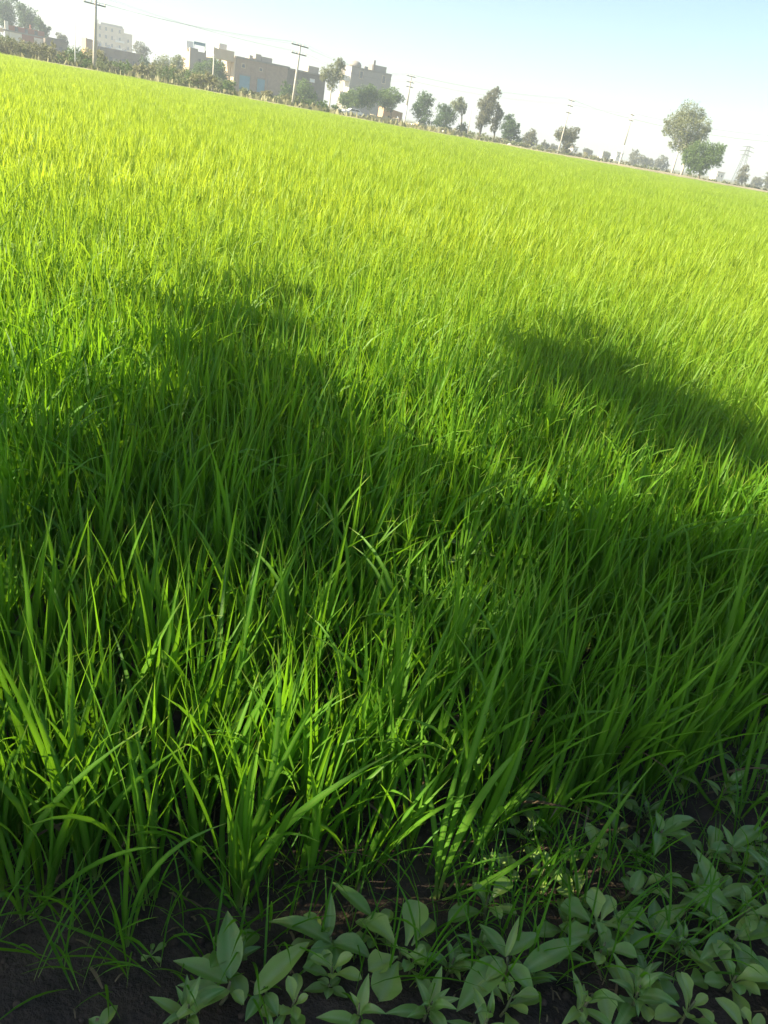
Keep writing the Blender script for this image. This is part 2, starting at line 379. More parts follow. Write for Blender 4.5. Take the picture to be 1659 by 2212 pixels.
def pack(P, lo, hi, smin, smax):
    for x, y in P:
        PTS.append((x, y, max(soil_z(x, y)-0.005, 0) if abs(x) < 4 and y < 5 else 0.0)); IDX.append(random.randint(lo, hi))
        ROT.append((R(random.uniform(-4, 4)), R(random.uniform(-1, 8)), random.uniform(0, 6.28)))
        SCL.append(random.uniform(smin, smax)*(1+0.10*mnoise.noise((x*0.22, y*0.22, 1))+0.07*mnoise.noise((x*0.9, y*0.9, 4))))
pack(near[keep], 0, 7, 0.84, 1.12); pack(mid, 8, 13, 0.82, 1.16); pack(far, 14, 18, 0.86, 1.14)
me = bpy.data.meshes.new('rice_field'); me.from_pydata(PTS, [], [])
a_ = me.attributes.new('pick', 'INT', 'POINT'); a_.data.foreach_set('value', np.array(IDX, dtype=np.int32))
a_ = me.attributes.new('turn', 'FLOAT_VECTOR', 'POINT'); a_.data.foreach_set('vector', np.array(ROT, dtype=np.float32).ravel())
a_ = me.attributes.new('size', 'FLOAT', 'POINT'); a_.data.foreach_set('value', np.array(SCL, dtype=np.float32))
field = tag(obj('rice_field', me), 'dense bright green rice crop filling the whole paddy', 'rice', kind='stuff')
def scatter(o, protos, name):
    ng = bpy.data.node_groups.new(name, 'GeometryNodeTree')
    ng.interface.new_socket('Geometry', in_out='INPUT', socket_type='NodeSocketGeometry'); ng.interface.new_socket('Geometry', in_out='OUTPUT', socket_type='NodeSocketGeometry')
    N_, L_ = ng.nodes, ng.links
    gi = N_.new('NodeGroupInput'); go = N_.new('NodeGroupOutput'); iop = N_.new('GeometryNodeInstanceOnPoints'); g2i = N_.new('GeometryNodeGeometryToInstance')
    for p in reversed(protos):                         # the last link comes first in a multi-input
        oi = N_.new('GeometryNodeObjectInfo'); oi.inputs['Object'].default_value = p; oi.inputs['As Instance'].default_value = False
        L_.new(oi.outputs['Geometry'], g2i.inputs[0])
    def attr(nm, ty):
        x = N_.new('GeometryNodeInputNamedAttribute'); x.data_type = ty; x.inputs['Name'].default_value = nm; return x.outputs['Attribute']
    m2p = N_.new('GeometryNodeMeshToPoints')
    L_.new(gi.outputs[0], m2p.inputs[0]); L_.new(m2p.outputs[0], iop.inputs['Points']); L_.new(g2i.outputs[0], iop.inputs['Instance'])
    iop.inputs['Pick Instance'].default_value = True
    L_.new(attr('pick', 'INT'), iop.inputs['Instance Index'])
    e2r = N_.new('FunctionNodeEulerToRotation'); L_.new(attr('turn', 'FLOAT_VECTOR'), e2r.inputs[0]); L_.new(e2r.outputs[0], iop.inputs['Rotation'])
    L_.new(attr('size', 'FLOAT'), iop.inputs['Scale']); L_.new(iop.outputs[0], go.inputs[0])
    o.modifiers.new(name, 'NODES').node_group = ng
scatter(field, PROTO, 'rice_scatter')
print('rice: near', int(keep.sum()), 'mid', len(mid), 'far', len(far))

# ------------------------------------------------------------------ trees and bushes
def leaf_cloud(lobes, n, size, q, squash=1.0, droop=0.0, clump=14):
    """many small leaf faces gathered in clumps through the lobes (centre, radius); returns verts, quads, tone"""
    w = np.array([r**2.2 for _, r in lobes]); w = w/w.sum(); C = []; 
    for (c, r), wi in zip(lobes, w):
        m = max(8, int(n*wi)); k = max(3, m//clump)
        u = q.normal(size=(k, 3)); u /= np.linalg.norm(u, axis=1)[:, None]
        cc = u*(r*q.random((k, 1))**0.42); cc[:, 2] *= squash
        a = cc[q.integers(0, k, m)]+q.normal(size=(m, 3))*r*0.13
        a[:, 2] -= droop*np.abs(q.normal(size=m))*r
        C.append(a+np.asarray(c))
    C = np.concatenate(C); m = len(C)
    a = q.normal(size=(m, 3)); a /= np.linalg.norm(a, axis=1)[:, None]
    if droop: a[:, 2] -= 1.2; a /= np.linalg.norm(a, axis=1)[:, None]
    b = np.cross(a, q.normal(size=(m, 3))); b /= np.linalg.norm(b, axis=1)[:, None]
    s_ = size*q.uniform(0.6, 1.3, (m, 1)); w2 = s_*q.uniform(0.28, 0.45, (m, 1))
    V = np.stack([C-a*s_, C+b*w2, C+a*s_, C-b*w2], 1).reshape(-1, 3)
    return V, np.arange(m*4).reshape(-1, 4), np.repeat(q.random(m), 4)
def build_tree(name, label, cat, base, lobes, lm, n, size, bark='bark', group=None, rad=None, seed=1, squash=0.9, droop=0.0, crown='crown', stem='trunk', limbs=True, limb=1.0):
    base = np.asarray(base, float); q = np.random.default_rng(seed)
    t = thing(name, label, cat, base, 0, group)
    L = [(np.asarray(c)-base, r) for c, r in lobes]
    cen = sum(c*r for c, r in L)/sum(r for _, r in L); top = max(c[2] for c, _ in L); rad = rad or max(0.05, 0.028*top)
    tr = MB(); k1 = np.array([cen[0]*0.25, cen[1]*0.25, min(c[2]-r for c, r in L)*0.55+cen[2]*0.2]); k2 = np.array([cen[0]*0.8, cen[1]*0.8, cen[2]])
    tr.tube([(0, 0, -0.1), k1*0.5+q.normal(size=3)*rad*0.4, k1, k2], [rad*1.3, rad, rad*0.8, rad*0.35], 8)
    if limbs:
        for c, r in L:
            if limb < 1 and (r < .2 or q.random() < .5): continue
            s0 = k1+(k2-k1)*q.uniform(0.0, 0.8); tr.tube([s0, (s0+c)/2+np.array([0, 0, -0.08*r]), c+np.array([0, 0, 0.3*r])], [rad*0.45*limb, rad*0.28*limb, rad*0.08*limb], 5)
    tr.build(stem, bark, t, True)
    V, Q, tn = leaf_cloud(L, n, size, q, squash, droop)
    obj(crown, mesh_np(crown, V, Q, lm, {'tone': tn}), t)
    return t
KB = 1.30                                            # background distances
def ptree(name, label, cat, bx, d, lobes, lm, n=2200, bark='bark', group=None, leaf=1.0, skirt=True, **kw):
    d *= KB; q = random.Random(int(bx*7+d)); m = mpp(d)
    L = [(G(x, y, d+q.uniform(-.7, .7)*r*m), r*m*1.5) for x, y, r in lobes]
    if skirt and name in ('bushy_tree', 'small_tree', 'round_tree', 'far_tree', 'casuarina_tree', 'shrub_tree'):     # low hanging skirt of branches
        c0 = np.mean([c for c, _ in L], 0); f0 = foot(bx, d); rm = max(r for _, r in L); zl = min(c[2] for c, _ in L)
        for _ in range(4): L.append((np.array([f0[0]*.4+c0[0]*.6+q.uniform(-1.1, 1.1)*rm, c0[1]+q.uniform(-.6, .6)*rm, zl*q.uniform(.3, .75)]), rm*q.uniform(.35, .6)))
    L = [(np.array([c[0], c[1], max(c[2], r*0.6)]), r*q.uniform(.8, 1.1)) for c, r in L]
    return build_tree(name, label, cat, foot(bx, d), L, lm, int(n*2.6), 2.0*m*leaf, bark, group, seed=int(bx*3+d), **kw)
ROADTREES = 'trees along the far road'
ptree('casuarina_tree', 'tall grey-green tree at the far left edge of the view', 'tree', 14, 200, [(10,8,11),(13,24,13),(9,42,13),(22,50,11),(27,-4,10),(3,20,10)], 'leaf_dark', 2400, droop=0.1, group=ROADTREES)
ptree('casuarina_tree', 'tall dark bushy tree rising behind the two-storey red brick house', 'tree', 52, 195, [(43,16,10),(52,30,13),(63,36,13),(55,52,14),(70,50,12)], 'leaf_dark', 2600, group=ROADTREES)
ptree('casuarina_tree', 'ragged dark tree at the right end of the red brick house', 'tree', 88, 190, [(84,50,8),(90,62,9),(101,63,7),(94,76,8)], 'leaf_dark', 1300, group=ROADTREES)
ptree('small_tree', 'small tree showing above the low dark block house', 'tree', 134, 205, [(131,80,8),(139,85,7),(136,96,8)], 'leaf_grey', 700, group=ROADTREES)
ptree('small_tree', 'wispy grey tree beside the right side of the cream apartment block', 'tree', 303, 215, [(300,103,10),(311,110,9),(306,122,11)], 'leaf_grey', 1000, group=ROADTREES)
ptree('small_tree', 'dark leaning tree at the right end of the long dark block wall', 'tree', 316, 150, [(312,131,9),(319,143,10),(310,152,10),(324,155,8)], 'leaf_dark', 1000, group=ROADTREES)
ptree('bushy_tree', 'round tree standing left of the grey house with the blue roof panel', 'tree', 352, 150, [(350,134,13),(344,148,12),(361,148,13),(352,160,14)], 'leaf_scrub', 1800, group=ROADTREES)
ptree('bushy_tree', 'bushy tree touching the lit left wall of the grey house', 'tree', 386, 140, [(381,137,12),(388,130,9),(384,154,15),(398,164,13),(376,168,13)], 'leaf_scrub', 2000, group=ROADTREES)
ptree('bushy_tree', 'leafy tree left of the thin post and before the grey house', 'tree', 436, 135, [(425,155,11),(439,148,13),(432,168,14),(446,172,13)], 'leaf_mid', 2200, group=ROADTREES)
ptree('bushy_tree', 'leafy tree right of the thin post and before the balcony of the warehouse', 'tree', 470, 136, [(466,142,13),(478,150,11),(468,162,14),(480,172,12),(462,178,11)], 'leaf_mid', 2300, group=ROADTREES)
ptree('shrub_tree', 'green shrub just left of the electricity pole by the warehouse', 'tree', 622, 132, [(617,186,10),(623,199,11),(612,204,9)], 'leaf_mid', 1100, group=ROADTREES)
ptree('shrub_tree', 'wide green shrub just right of the electricity pole by the warehouse', 'tree', 662, 132, [(656,187,12),(663,200,13),(652,208,11),(672,212,13),(666,222,11)], 'leaf_mid', 2200, group=ROADTREES)
ptree('eucalyptus_tree', 'pale open eucalyptus with a whitish forked trunk beside the grey house', 'tree', 711, 136, [(730,132,8),(727,146,11),(706,155,11),(720,166,12),(741,142,7),(717,184,10),(700,168,8),(733,160,9)], 'leaf_pale', 2000, 'pale_bark', ROADTREES, rad=0.16)
ptree('bushy_tree', 'dark green tree under the balconies of the three-storey grey house', 'tree', 756, 140, [(744,213,11),(757,208,13),(768,217,13),(751,222,11)], 'leaf_mid', 2100, group=ROADTREES, skirt=False)
ptree('bushy_tree', 'round green tree with a pale trunk before the three-storey grey house', 'tree', 800, 138, [(785,204,13),(800,198,13),(812,207,13),(795,218,13),(780,219,11)], 'leaf_mid', 2600, 'pale_bark', ROADTREES, skirt=False)
ptree('bushy_tree', 'green tree behind the small orange brick ruin', 'tree', 846, 140, [(831,205,12),(847,207,13),(861,212,11),(843,221,13),(829,222,10)], 'leaf_mid', 2300, group=ROADTREES, skirt=False)
ptree('bushy_tree', 'dark green tree just right of the white-footed pole', 'tree', 914, 140, [(914,213,11),(929,216,11),(915,231,13),(905,246,11),(921,250,11),(898,232,9)], 'leaf_dark', 2300, group=ROADTREES)
ptree('bushy_tree', 'low dark tree in front of the drooping pale tree', 'tree', 964, 138, [(955,234,9),(966,243,14),(960,258,13),(976,256,10),(946,262,10)], 'leaf_dark', 2200, group=ROADTREES)
ptree('eucalyptus_tree', 'thin drooping pale tree leaning over a low dark tree', 'tree', 996, 150, [(984,224,9),(996,218,8),(1002,229,7),(991,236,6),(1004,240,5)], 'leaf_pale', 900, 'bark', ROADTREES, droop=0.25)
ptree('shrub_tree', 'small dark shrub at the foot of the thin leaning post', 'tree', 1002, 140, [(1001,272,7),(1005,280,7),(994,276,6)], 'leaf_dark', 600, group=ROADTREES)
ptree('eucalyptus_tree', 'tallest grey eucalyptus with a pointed top leaning to one side', 'tree', 1036, 140, [(1074,192,5),(1079,199,5),(1069,204,8),(1058,211,11),(1047,224,12),(1060,228,11),(1053,241,12),(1042,254,11),(1035,270,8),(1050,262,8)], 'leaf_grey', 3000, 'bark', ROADTREES, droop=0.12)
ptree('eucalyptus_tree', 'slim grey tree squeezed between the tall eucalyptus and a dark round tree', 'tree', 1068, 142, [(1075,232,7),(1079,246,8),(1073,261,8),(1068,277,7)], 'leaf_grey', 1100, group=ROADTREES, droop=0.1)
ptree('bushy_tree', 'dark round tree right of the tall grey eucalyptus', 'tree', 1106, 140, [(1099,256,9),(1104,270,14),(1092,277,9),(1112,284,10),(1120,271,6),(1103,287,10)], 'leaf_dark', 2200, group=ROADTREES)
ptree('small_tree', 'hazy low tree midway between the eucalyptus and the round tree', 'tree', 1143, 165, [(1144,296,10),(1149,289,7),(1136,303,8),(1150,304,8)], 'leaf_grey', 1100, group=ROADTREES)
ptree('small_tree', 'tiny hazy tree left of the round tree', 'tree', 1177, 200, [(1176,310,6),(1181,315,5)], 'leaf_grey', 400, group=ROADTREES)
ptree('round_tree', 'lone round grey-green tree standing behind a pole', 'tree', 1224, 142, [(1214,289,11),(1232,287,12),(1244,283,8),(1226,300,12),(1229,313,8),(1207,296,7),(1240,296,9)], 'leaf_grey', 2400, group=ROADTREES)
FARTREES = 'small hazy trees on the horizon'
for i, (bx, d, lb, lab) in enumerate([
    (1373, 250, [(1372,333,9),(1376,343,9),(1366,345,8)], 'roundest of the small hazy trees between the last pole and the big tree'),
    (1390, 260, [(1388,345,7),(1395,350,6)], 'low hazy tree touching the roundest hazy tree'),
    (1407, 270, [(1405,350,5)], 'tiniest hazy tree in the gap before the big tree'),
    (1428, 255, [(1430,347,9),(1422,354,7),(1437,355,7)], 'hazy tree just left of the big pale tree'),
    (1606, 190, [(1604,373,9),(1613,364,6),(1598,382,8),(1609,383,8)], 'dark leaning tree at the foot of the lattice pylon'),
    (1636, 260, [(1634,391,7),(1641,394,6)], 'low hazy tree right of the lattice pylon'),
    (1663, 230, [(1659,388,7),(1666,380,8),(1664,395,7)], 'hazy tree cut off by the right edge of the view'),
    (1310, 270, [(1308,333,4),(1313,336,4)], 'tiny hazy tree beside the far white house'),
    (1268, 260, [(1266,326,5),(1274,329,5)], 'small hazy tree right of the lone round tree'),
    (1196, 260, [(1194,317,4),(1200,319,4)], 'small hazy tree left of the lone round tree')]):
    ptree('far_tree', lab, 'tree', bx, d, lb, 'leaf_grey', 700, group=FARTREES)
ptree('big_tree', 'large airy pale green tree, the biggest on the right', 'tree', 1474, 128, [(1486,244,16),(1506,250,16),(1464,259,15),(1455,275,14),(1440,284,9),(1486,270,19),(1516,271,15),(1471,294,15),(1507,290,16),(1528,281,10),(1442,263,6),(1451,311,9),(1466,318,9),(1488,305,14),(1495,322,12),(1478,322,9),(1512,306,13)], 'leaf_pale', 7000, 'pale_bark', rad=0.22, leaf=0.9)
ptree('broad_tree', 'dense rounded green tree in front of the large pale tree', 'tree', 1514, 122, [(1505,319,13),(1527,322,14),(1549,323,11),(1562,318,6),(1500,340,13),(1522,344,14),(1543,338,13),(1509,357,12),(1492,354,9),(1549,350,8),(1530,360,9),(1489,330,11),(1481,345,9),(1495,366,9),(1515,370,9)], 'leaf_mid', 6000, rad=0.2, leaf=0.9)

# bushes along the far edge of the paddy: each its own bush
SCRUB = 'scrub bushes along the far edge of the paddy'
q = random.Random(21)
x = -70.0; k = 0
while x < 722:
    d = dedge(x)+q.uniform(5, 26); m = mpp(d); hpx = q.uniform(20, 38)*(1.2 if x < 200 else 1.0)*(0.8 if x > 490 else 1)*(1.25 if 330 < x < 490 else 1)
    b = foot(x, d); L = []
    for _ in range(q.randint(3, 5)):
        r = hpx*m*q.uniform(0.30, 0.46); L.append((b+np.array([q.uniform(-.7, .7)*hpx*m, q.uniform(-.5, .5)*hpx*m, max(r*0.7, q.uniform(0.3, 0.85)*hpx*m)]), r))
    reed = q.random() < 0.25; lm_ = 'leaf_reed' if reed else q.choice(['leaf_scrub', 'leaf_scrub', 'leaf_mid', 'leaf_grey'])
    hue = {'leaf_reed': 'straw-coloured reedy', 'leaf_scrub': 'pale green scrub', 'leaf_mid': 'deep green scrub', 'leaf_grey': 'grey-green scrub'}[lm_]
    build_tree('scrub_bush', 'low %s bush in the hazy row between the paddy and the houses' % hue, 'bush', b, L,
               lm_, 900, (3.4 if reed else 2.2)*m, 'bark', SCRUB, 0.03, k+300, 0.9, crown='foliage', stem='stem', limbs=False)
    x += q.uniform(6, 13); k += 1
for x in list(range(890, 1670, 13))+[905, 935, 960, 985, 1012, 1030, 1055, 1085, 1118, 1130, 1160, 1178, 1205, 1240, 1262, 1300, 1345, 1385, 1420, 1452, 1480, 1540, 1570, 1590, 1622, 1648]:
    d = 158*q.uniform(1.0, 1.12)+(x > 1240)*15; m = mpp(d); hpx = q.uniform(7, 13)*(1.5 if x < 1170 else 1.1); b = foot(x+q.uniform(-5, 5), d)
    L = [(b+np.array([q.uniform(-1, 1)*hpx*m, q.uniform(-1, 1)*hpx*m, hpx*m*q.uniform(.3, .7)]), hpx*m*q.uniform(.35, .55)) for _ in range(3)]
    build_tree('roadside_bush', 'small dry roadside bush behind the dirt track', 'bush', b, L, q.choice(['leaf_reed', 'leaf_scrub', 'leaf_grey']), 260, 2.2*m, 'bark', 'dry bushes behind the dirt track', 0.02, k+500, 0.9, crown='foliage', stem='stem', limbs=False); k += 1

# low undergrowth that nobody could count: one strip of weeds along the far bank
C_ = []
for _ in range(9000):
    s_ = random.uniform(-260, 200); o_ = abs(random.gauss(0, 1))*7+4.5
    if s_ > 0: o_ += 3.5
    w = e_mid+e_dir*s_+e_n*o_; C_.append((w[0], w[1], 0.0))
C_ = np.array(C_); m_ = len(C_); hgt = rng.uniform(0.25, 1.0, m_)*np.where(C_[:, 0] < 0, 1.25, 0.7); wd = rng.uniform(0.15, 0.4, m_)
tl = rng.normal(size=(m_, 2))*0.25; az = rng.uniform(0, 6.28, m_)
B_ = np.stack([np.cos(az)*wd, np.sin(az)*wd, np.zeros(m_)], -1); T_ = C_+np.stack([tl[:, 0]*hgt, tl[:, 1]*hgt, hgt], -1); Md = (C_+T_)/2
V = np.stack([C_-np.array([0, 0, .1]), Md+B_, T_, Md-B_], 1).reshape(-1, 3)
tag(obj('undergrowth', mesh_np('undergrowth', V, np.arange(m_*4).reshape(-1, 4), 'leaf_reed', {'tone': np.repeat(rng.random(m_), 4)})), 'dry pale weeds covering the far bank', 'weeds', kind='stuff')

# ------------------------------------------------------------------ unseen tree added left of view, crown shaped to shade the near paddy
def shade_lobe(px, py, r, s_): 
    T = gnd(px, py-55*max(0, 1-(py-600)/900), 0.45); return (T+np.array(SUNV)*s_, r)
SH = []; q = random.Random(4)
for px, py, r in [(515,645,0.26), (480,705,0.32), (560,730,0.26), (430,770,0.26), (1245,735,0.27), (1170,770,0.3), (1310,800,0.3), (1220,830,0.34), (1400,865,0.34), (1490,920,0.3), (1090,845,0.26), (1590,980,0.3), (250,830,0.15), (90,820,0.14), (640,860,0.15), (860,830,0.16), (40,930,0.24), (210,960,0.3), (400,950,0.28), (560,990,0.28), (60,1060,0.3), (300,1080,0.34), (520,1100,0.28), (1260,1130,0.26), (1420,1170,0.3), (1600,1190,0.34), (1120,1230,0.22), (1130,1400,0.24), (1300,1350,0.34), (1500,1380,0.38), (1690,1400,0.38), (1080,1600,0.18), (1260,1580,0.3), (1460,1590,0.36), (1680,1620,0.38), (1180,1780,0.28), (1380,1790,0.36), (1600,1800,0.4), (330,1990,0.18), (580,2010,0.19), (820,2000,0.21), (1040,1980,0.3), (1260,1990,0.36), (1480,2010,0.4), (1700,2040,0.45), (80,2230,0.34), (360,2220,0.32), (640,2230,0.32), (900,2210,0.42), (1180,2230,0.46), (1460,2260,0.5), (1750,2280,0.5)]:
    T = gnd(px, py, 0.45); SH.append(shade_lobe(px, py, r, 10.4+0.75*T[0]+q.uniform(-.5, .5)))
for px, py, r in ((505, 800, .24), (450, 855, .24), (580, 880, .24), (330, 905, .22), (700, 950, .20), (830, 985, .15), (640, 820, .15), (390, 820, .14), (1180, 915, .2), (1330, 955, .2), (1060, 960, .16), (1260, 1030, .18), (1440, 1040, .16), (900, 1010, .17), (1020, 1090, .18)): SH.append(shade_lobe(px, py, r, 10.3))
for px, py, r in ((-150, 2000, .22), (30, 1990, .2), (30, 2110, .24), (230, 2040, .2), (220, 2160, .24), (420, 2070, .2), (420, 2190, .22), (610, 2090, .2), (30, 2260, .26), (330, 2280, .26), (800, 2080, .2)):
    SH.append((gnd(px, py, .02)+np.array(SUNV)*(10.9+q.uniform(-.3, .3)), r))
for px, py, r in ((60, 2080, .3), (260, 2110, .3), (430, 2150, .28), (-120, 2050, .3), (160, 2020, .2)): SH.append(shade_lobe(px, py, r, 10.2))
for _ in range(30):                                    # small lobes added to break up the light on the front rows
    T = np.array([q.uniform(-1.5, .55), q.uniform(1.05, 3.0), .45])
    if proj(T)[0] > 1000: continue
    SH.append((T+np.array(SUNV)*(10.4+.75*T[0]), q.uniform(.06, .11)))
shade = build_tree('unseen_shade_tree', 'unseen leafy tree added beside the paddy to shade the front rows', 'tree', (-8.6, -1.2, 0), SH, 'leaf_mid', 34000, 0.07, 'bark', None, 0.2, 77, 0.95, limb=0.2)

# ------------------------------------------------------------------ buildings
class House:
    """front faces local -y, its left side local -x; picture points are carried onto the front (or left side) wall"""
    def __init__(s, name, label, x, y, d, phi, cat='building', group=None):
        d *= KB; p = G(x, y, d); s.h = p[2]; s.o = np.array([p[0], p[1], 0.]); ph = R(phi)
        s.u = np.array([math.sin(ph), math.cos(ph), 0]); s.v = np.array([-math.cos(ph), math.sin(ph), 0])
        s.t = thing(name, label, cat, s.o, math.atan2(s.u[1], s.u[0]), group)
    def on(s, x, y, off=0.0):                         # front wall: (along, height)
        r = ray(x, y); k = ((s.o+s.v*off-cO)@s.v)/(r@s.v); p = cO+r*k; return float((p-s.o)@s.u), float(p[2])
    def side(s, x, y):                                # left wall: (depth, height)
        r = ray(x, y); k = ((s.o-cO)@s.u)/(r@s.u); p = cO+r*k; return float((p-s.o)@s.v), float(p[2])
    def box(s, name, m, u0, u1, v0, v1, z0, z1, parent=None):
        return MB().box(u0, u1, v0, v1, z0, z1).build(name, m, parent or s.t)
    def window(s, x0, y0, x1, y1, frame='white_plaster', glass='glass'):
        xm, ym = (x0+x1)/2, (y0+y1)/2; a, b = s.on(xm, y0), s.on(xm, y1); h = abs(a[1]-b[1])/2; z = (a[1]+b[1])/2
        l_, r_ = s.on(x0, ym), s.on(x1, ym); w = abs(r_[0]-l_[0])/2; u = (l_[0]+r_[0])/2; s.win(u, z, w, h, frame, glass)
    def win(s, u, z, w, h, frame='white_plaster', glass='glass'):
        f = MB(); t_ = 0.13
        f.box(u-w, u-w+t_, -.09, .02, z-h, z+h).box(u+w-t_, u+w, -.09, .02, z-h, z+h).box(u-w+t_, u+w-t_, -.09, .02, z+h-t_, z+h).box(u-w-.06, u+w+.06, -.16, .02, z-h-t_, z-h-.002)
        o = f.build('window', frame, s.t); s.box('pane', glass, u-w+t_+.003, u+w-t_-.003, -.045, .02, z-h+.003, z+h-t_-.003, o)
PH = 58
# two-storey red brick house, far left
b = House('brick_house', 'two-storey red brick house with whitewashed lower panels at the far left', 18, 53.5, 175, PH); ur = b.on(96, 70)[0]; h = b.h
b.box('wall', 'brick_red', 0, ur, 0, 7, -.2, h); b.box('corner_column', 'white_plaster', -.75, -.003, -.1, .8, -.2, h+.7)
z1 = b.on(40, 72)[1]
b.box('wash_panel', 'white_plaster', .1, ur*.36, -.06, -.002, .1, z1); b.box('wash_panel', 'white_plaster', ur*.7, ur*.97, -.06, -.002, .1, z1-.2)
b.box('slab', 'grey_concrete', -1.2, ur+.1, -.3, 6.9, z1+.003, z1+.3); b.box('balcony', 'cream_plaster', -2.4, -1.203, .2, 3, z1-.4, z1+.5)
for i in range(3): b.win(ur*(.22+.27*i), z1+(h-z1)*.55, .5, .6, 'brick_red')
b.win(ur*.53, z1*.5, .55, .75, 'grey_concrete'); b.box('parapet', 'brick_red', ur*.6, ur*.63, -.02, 1, h+.002, h+.9)
# low dark house
b = House('block_house', 'low dark one-storey block house right of the red brick house', 97.6, 82, 172, PH); ur = b.on(145, 92)[0]
b.box('wall', 'dark_block', 0, ur, 0, 6, -.2, b.h); b.box('parapet', 'dark_block', ur*.1, ur*.9, .3, .55, b.h+.002, b.h+.35); b.win(ur*.3, b.h*.6, .5, .5, 'dark_block'); b.win(ur*.7, b.h*.6, .5, .5, 'dark_block')
# cream apartment block
b = House('apartment_block', 'tall cream five-storey apartment block with small dark windows', 208.5, 50, 330, PH); h = b.h; u1 = b.on(268, 68)[0]; u2 = b.on(286, 82)[0]
b.box('wall', 'cream_plaster', 0, u1, 0, 9, -.2, h); h2 = b.on(276, 73)[1]; b.box('side_wing', 'cream_plaster', u1+.003, u2, .2, 9, -.2, h2)
b.box('parapet', 'parapet', u1*.15, u1*.95, .1, .4, h+.002, h+.8); b.box('stair_head', 'white_plaster', u1*.0, u1*.1, 2, 5, h+.002, h+1.6)
for fl in range(5):
    zz = h*(0.12+0.19*fl)
    for f_ in (.12, .34, .56, .84): b.win(u1*f_, zz+.5, .55, .75, 'cream_plaster')
    b.win(u1+(u2-u1)*.5, min(zz+.5, h2-1), .5, .7, 'cream_plaster') if fl < 4 else None
    if 0 < fl < 4: b.box('balcony', 'white_plaster', u1*.68, u1*1.0, -1.1, -.002, zz-.9, zz-.1)
# long dark block wall with orange lit end and dishes
b = House('long_house', 'low brown house with a sunlit orange end wall and a long dark front', 187.5, 83, 185, PH); h = b.h
ua = b.on(211, 89)[0]; ub = b.on(304, 116)[0]; h2 = b.on(230, 106)[1]; dv = b.side(178, 82)[0]
b.box('end_wall', 'brick_orange', -.25, -.003, 0, dv, -.2, h+.15); b.box('wall', 'brick_brown', 0, ua, 0, dv, -.2, h); b.box('wall', 'dark_block', ua+.003, ub, .15, dv, -.2, h2)
b.box('parapet', 'dark_block', ua+.1, ub, .2, .45, h2+.002, h2+.35); b.win(ua*.55, h*.45, .5, .7, 'brick_brown')
for f_ in (.3, .6, .85): b.win(ua+(ub-ua)*f_, h2*.55, .55, .55, 'dark_block')
b.box('wash_panel', 'grey_concrete', ua+(ub-ua)*.26, ua+(ub-ua)*.52, .09, .148, .2, h2*.6)
def dish(hs, x, y, off, lab, zroof):
    u, z = hs.on(x, y, off); c = hs.o+hs.u*u+hs.v*off; c[2] = 0
    t = thing('satellite_dish', lab, 'satellite dish', (c[0], c[1], zroof), math.atan2(hs.u[1], hs.u[0])+random.uniform(-.3, .3), 'satellite dishes on the low houses')
    up = max(z-zroof, .5); MB().tube([(0, 0, 0), (0, 0, up)], .05, 6).build('mast', 'iron', t)
    V = [(0, 0, up)]; Fq = []; n_ = 14
    for k_ in range(n_):
        w = 2*math.pi*k_/n_; V.append((.62*math.cos(w), -.28, up+.62*math.sin(w)))
        Fq.append((0, 1+k_, 1+(k_+1) % n_))
    V2 = [(a_, b_+.05, c_) for a_, b_, c_ in V]; o_ = len(V); Fq += [tuple(reversed([i+o_ for i in f_])) for f_ in Fq]+[(1+k_, o_+1+k_, o_+1+(k_+1) % n_, 1+(k_+1) % n_) for k_ in range(n_)]
    mb = MB(); mb.add(V, []); mb.add(V2, []); mb.f = Fq; mb.build('bowl', 'white_metal', t); MB().tube([(0, -.02, up-.5), (0, -.6, up)], .025, 5).build('feed_arm', 'iron', t)
dish(b, 213, 95, 1.2, 'white satellite dish nearest the tall pole on the low house', h2); dish(b, 235, 103, 1.0, 'white satellite dish second from the tall pole on the low house', h2)
dish(b, 268, 109, 1.0, 'white satellite dish farthest from the tall pole on the low house', h2)
# grey house with blue roof panel
b = House('grey_house', 'grey concrete house with sunlit end wall and a blue panel on its roof', 412, 108, 178, PH); h = b.h; ur = b.on(461, 118)[0]; dv = b.side(396, 105)[0]
b.box('wall', 'grey_concrete', 0, ur, 0, dv, -.2, h); b.box('end_wall', 'cream_plaster', -.22, -.003, 0, dv, -.2, h+.5); b.box('parapet', 'grey_concrete', 0, ur*.32, .02, .3, h+.002, h+.55)
b.box('parapet', 'grey_concrete', ur*.62, ur, .02, .3, h+.002, h+.5); b.win(ur*.4, h*.72, .5, .7, 'grey_concrete'); b.win(ur*.75, h*.72, .5, .7, 'grey_concrete')
za, zb = b.on(422, 106)[1], b.on(422, 92)[1]; uu = b.on(446, 103)[0]; u0 = b.on(421, 98)[0]
rp = b.box('roof_panel', 'blue_panel', u0, uu, 1.0, 1.15, (za+zb)/2+.3, zb+.3); MB().box(u0, u0+.12, 1.02, 1.14, h, (za+zb)/2+.298).box(uu-.12, uu, 1.02, 1.14, h, (za+zb)/2+.298).build('panel_post', 'iron', rp)
b.box('water_tank', 'white_metal', u0-1.9, u0-.2, 1.0, 2.6, h+.002, zb+.1)
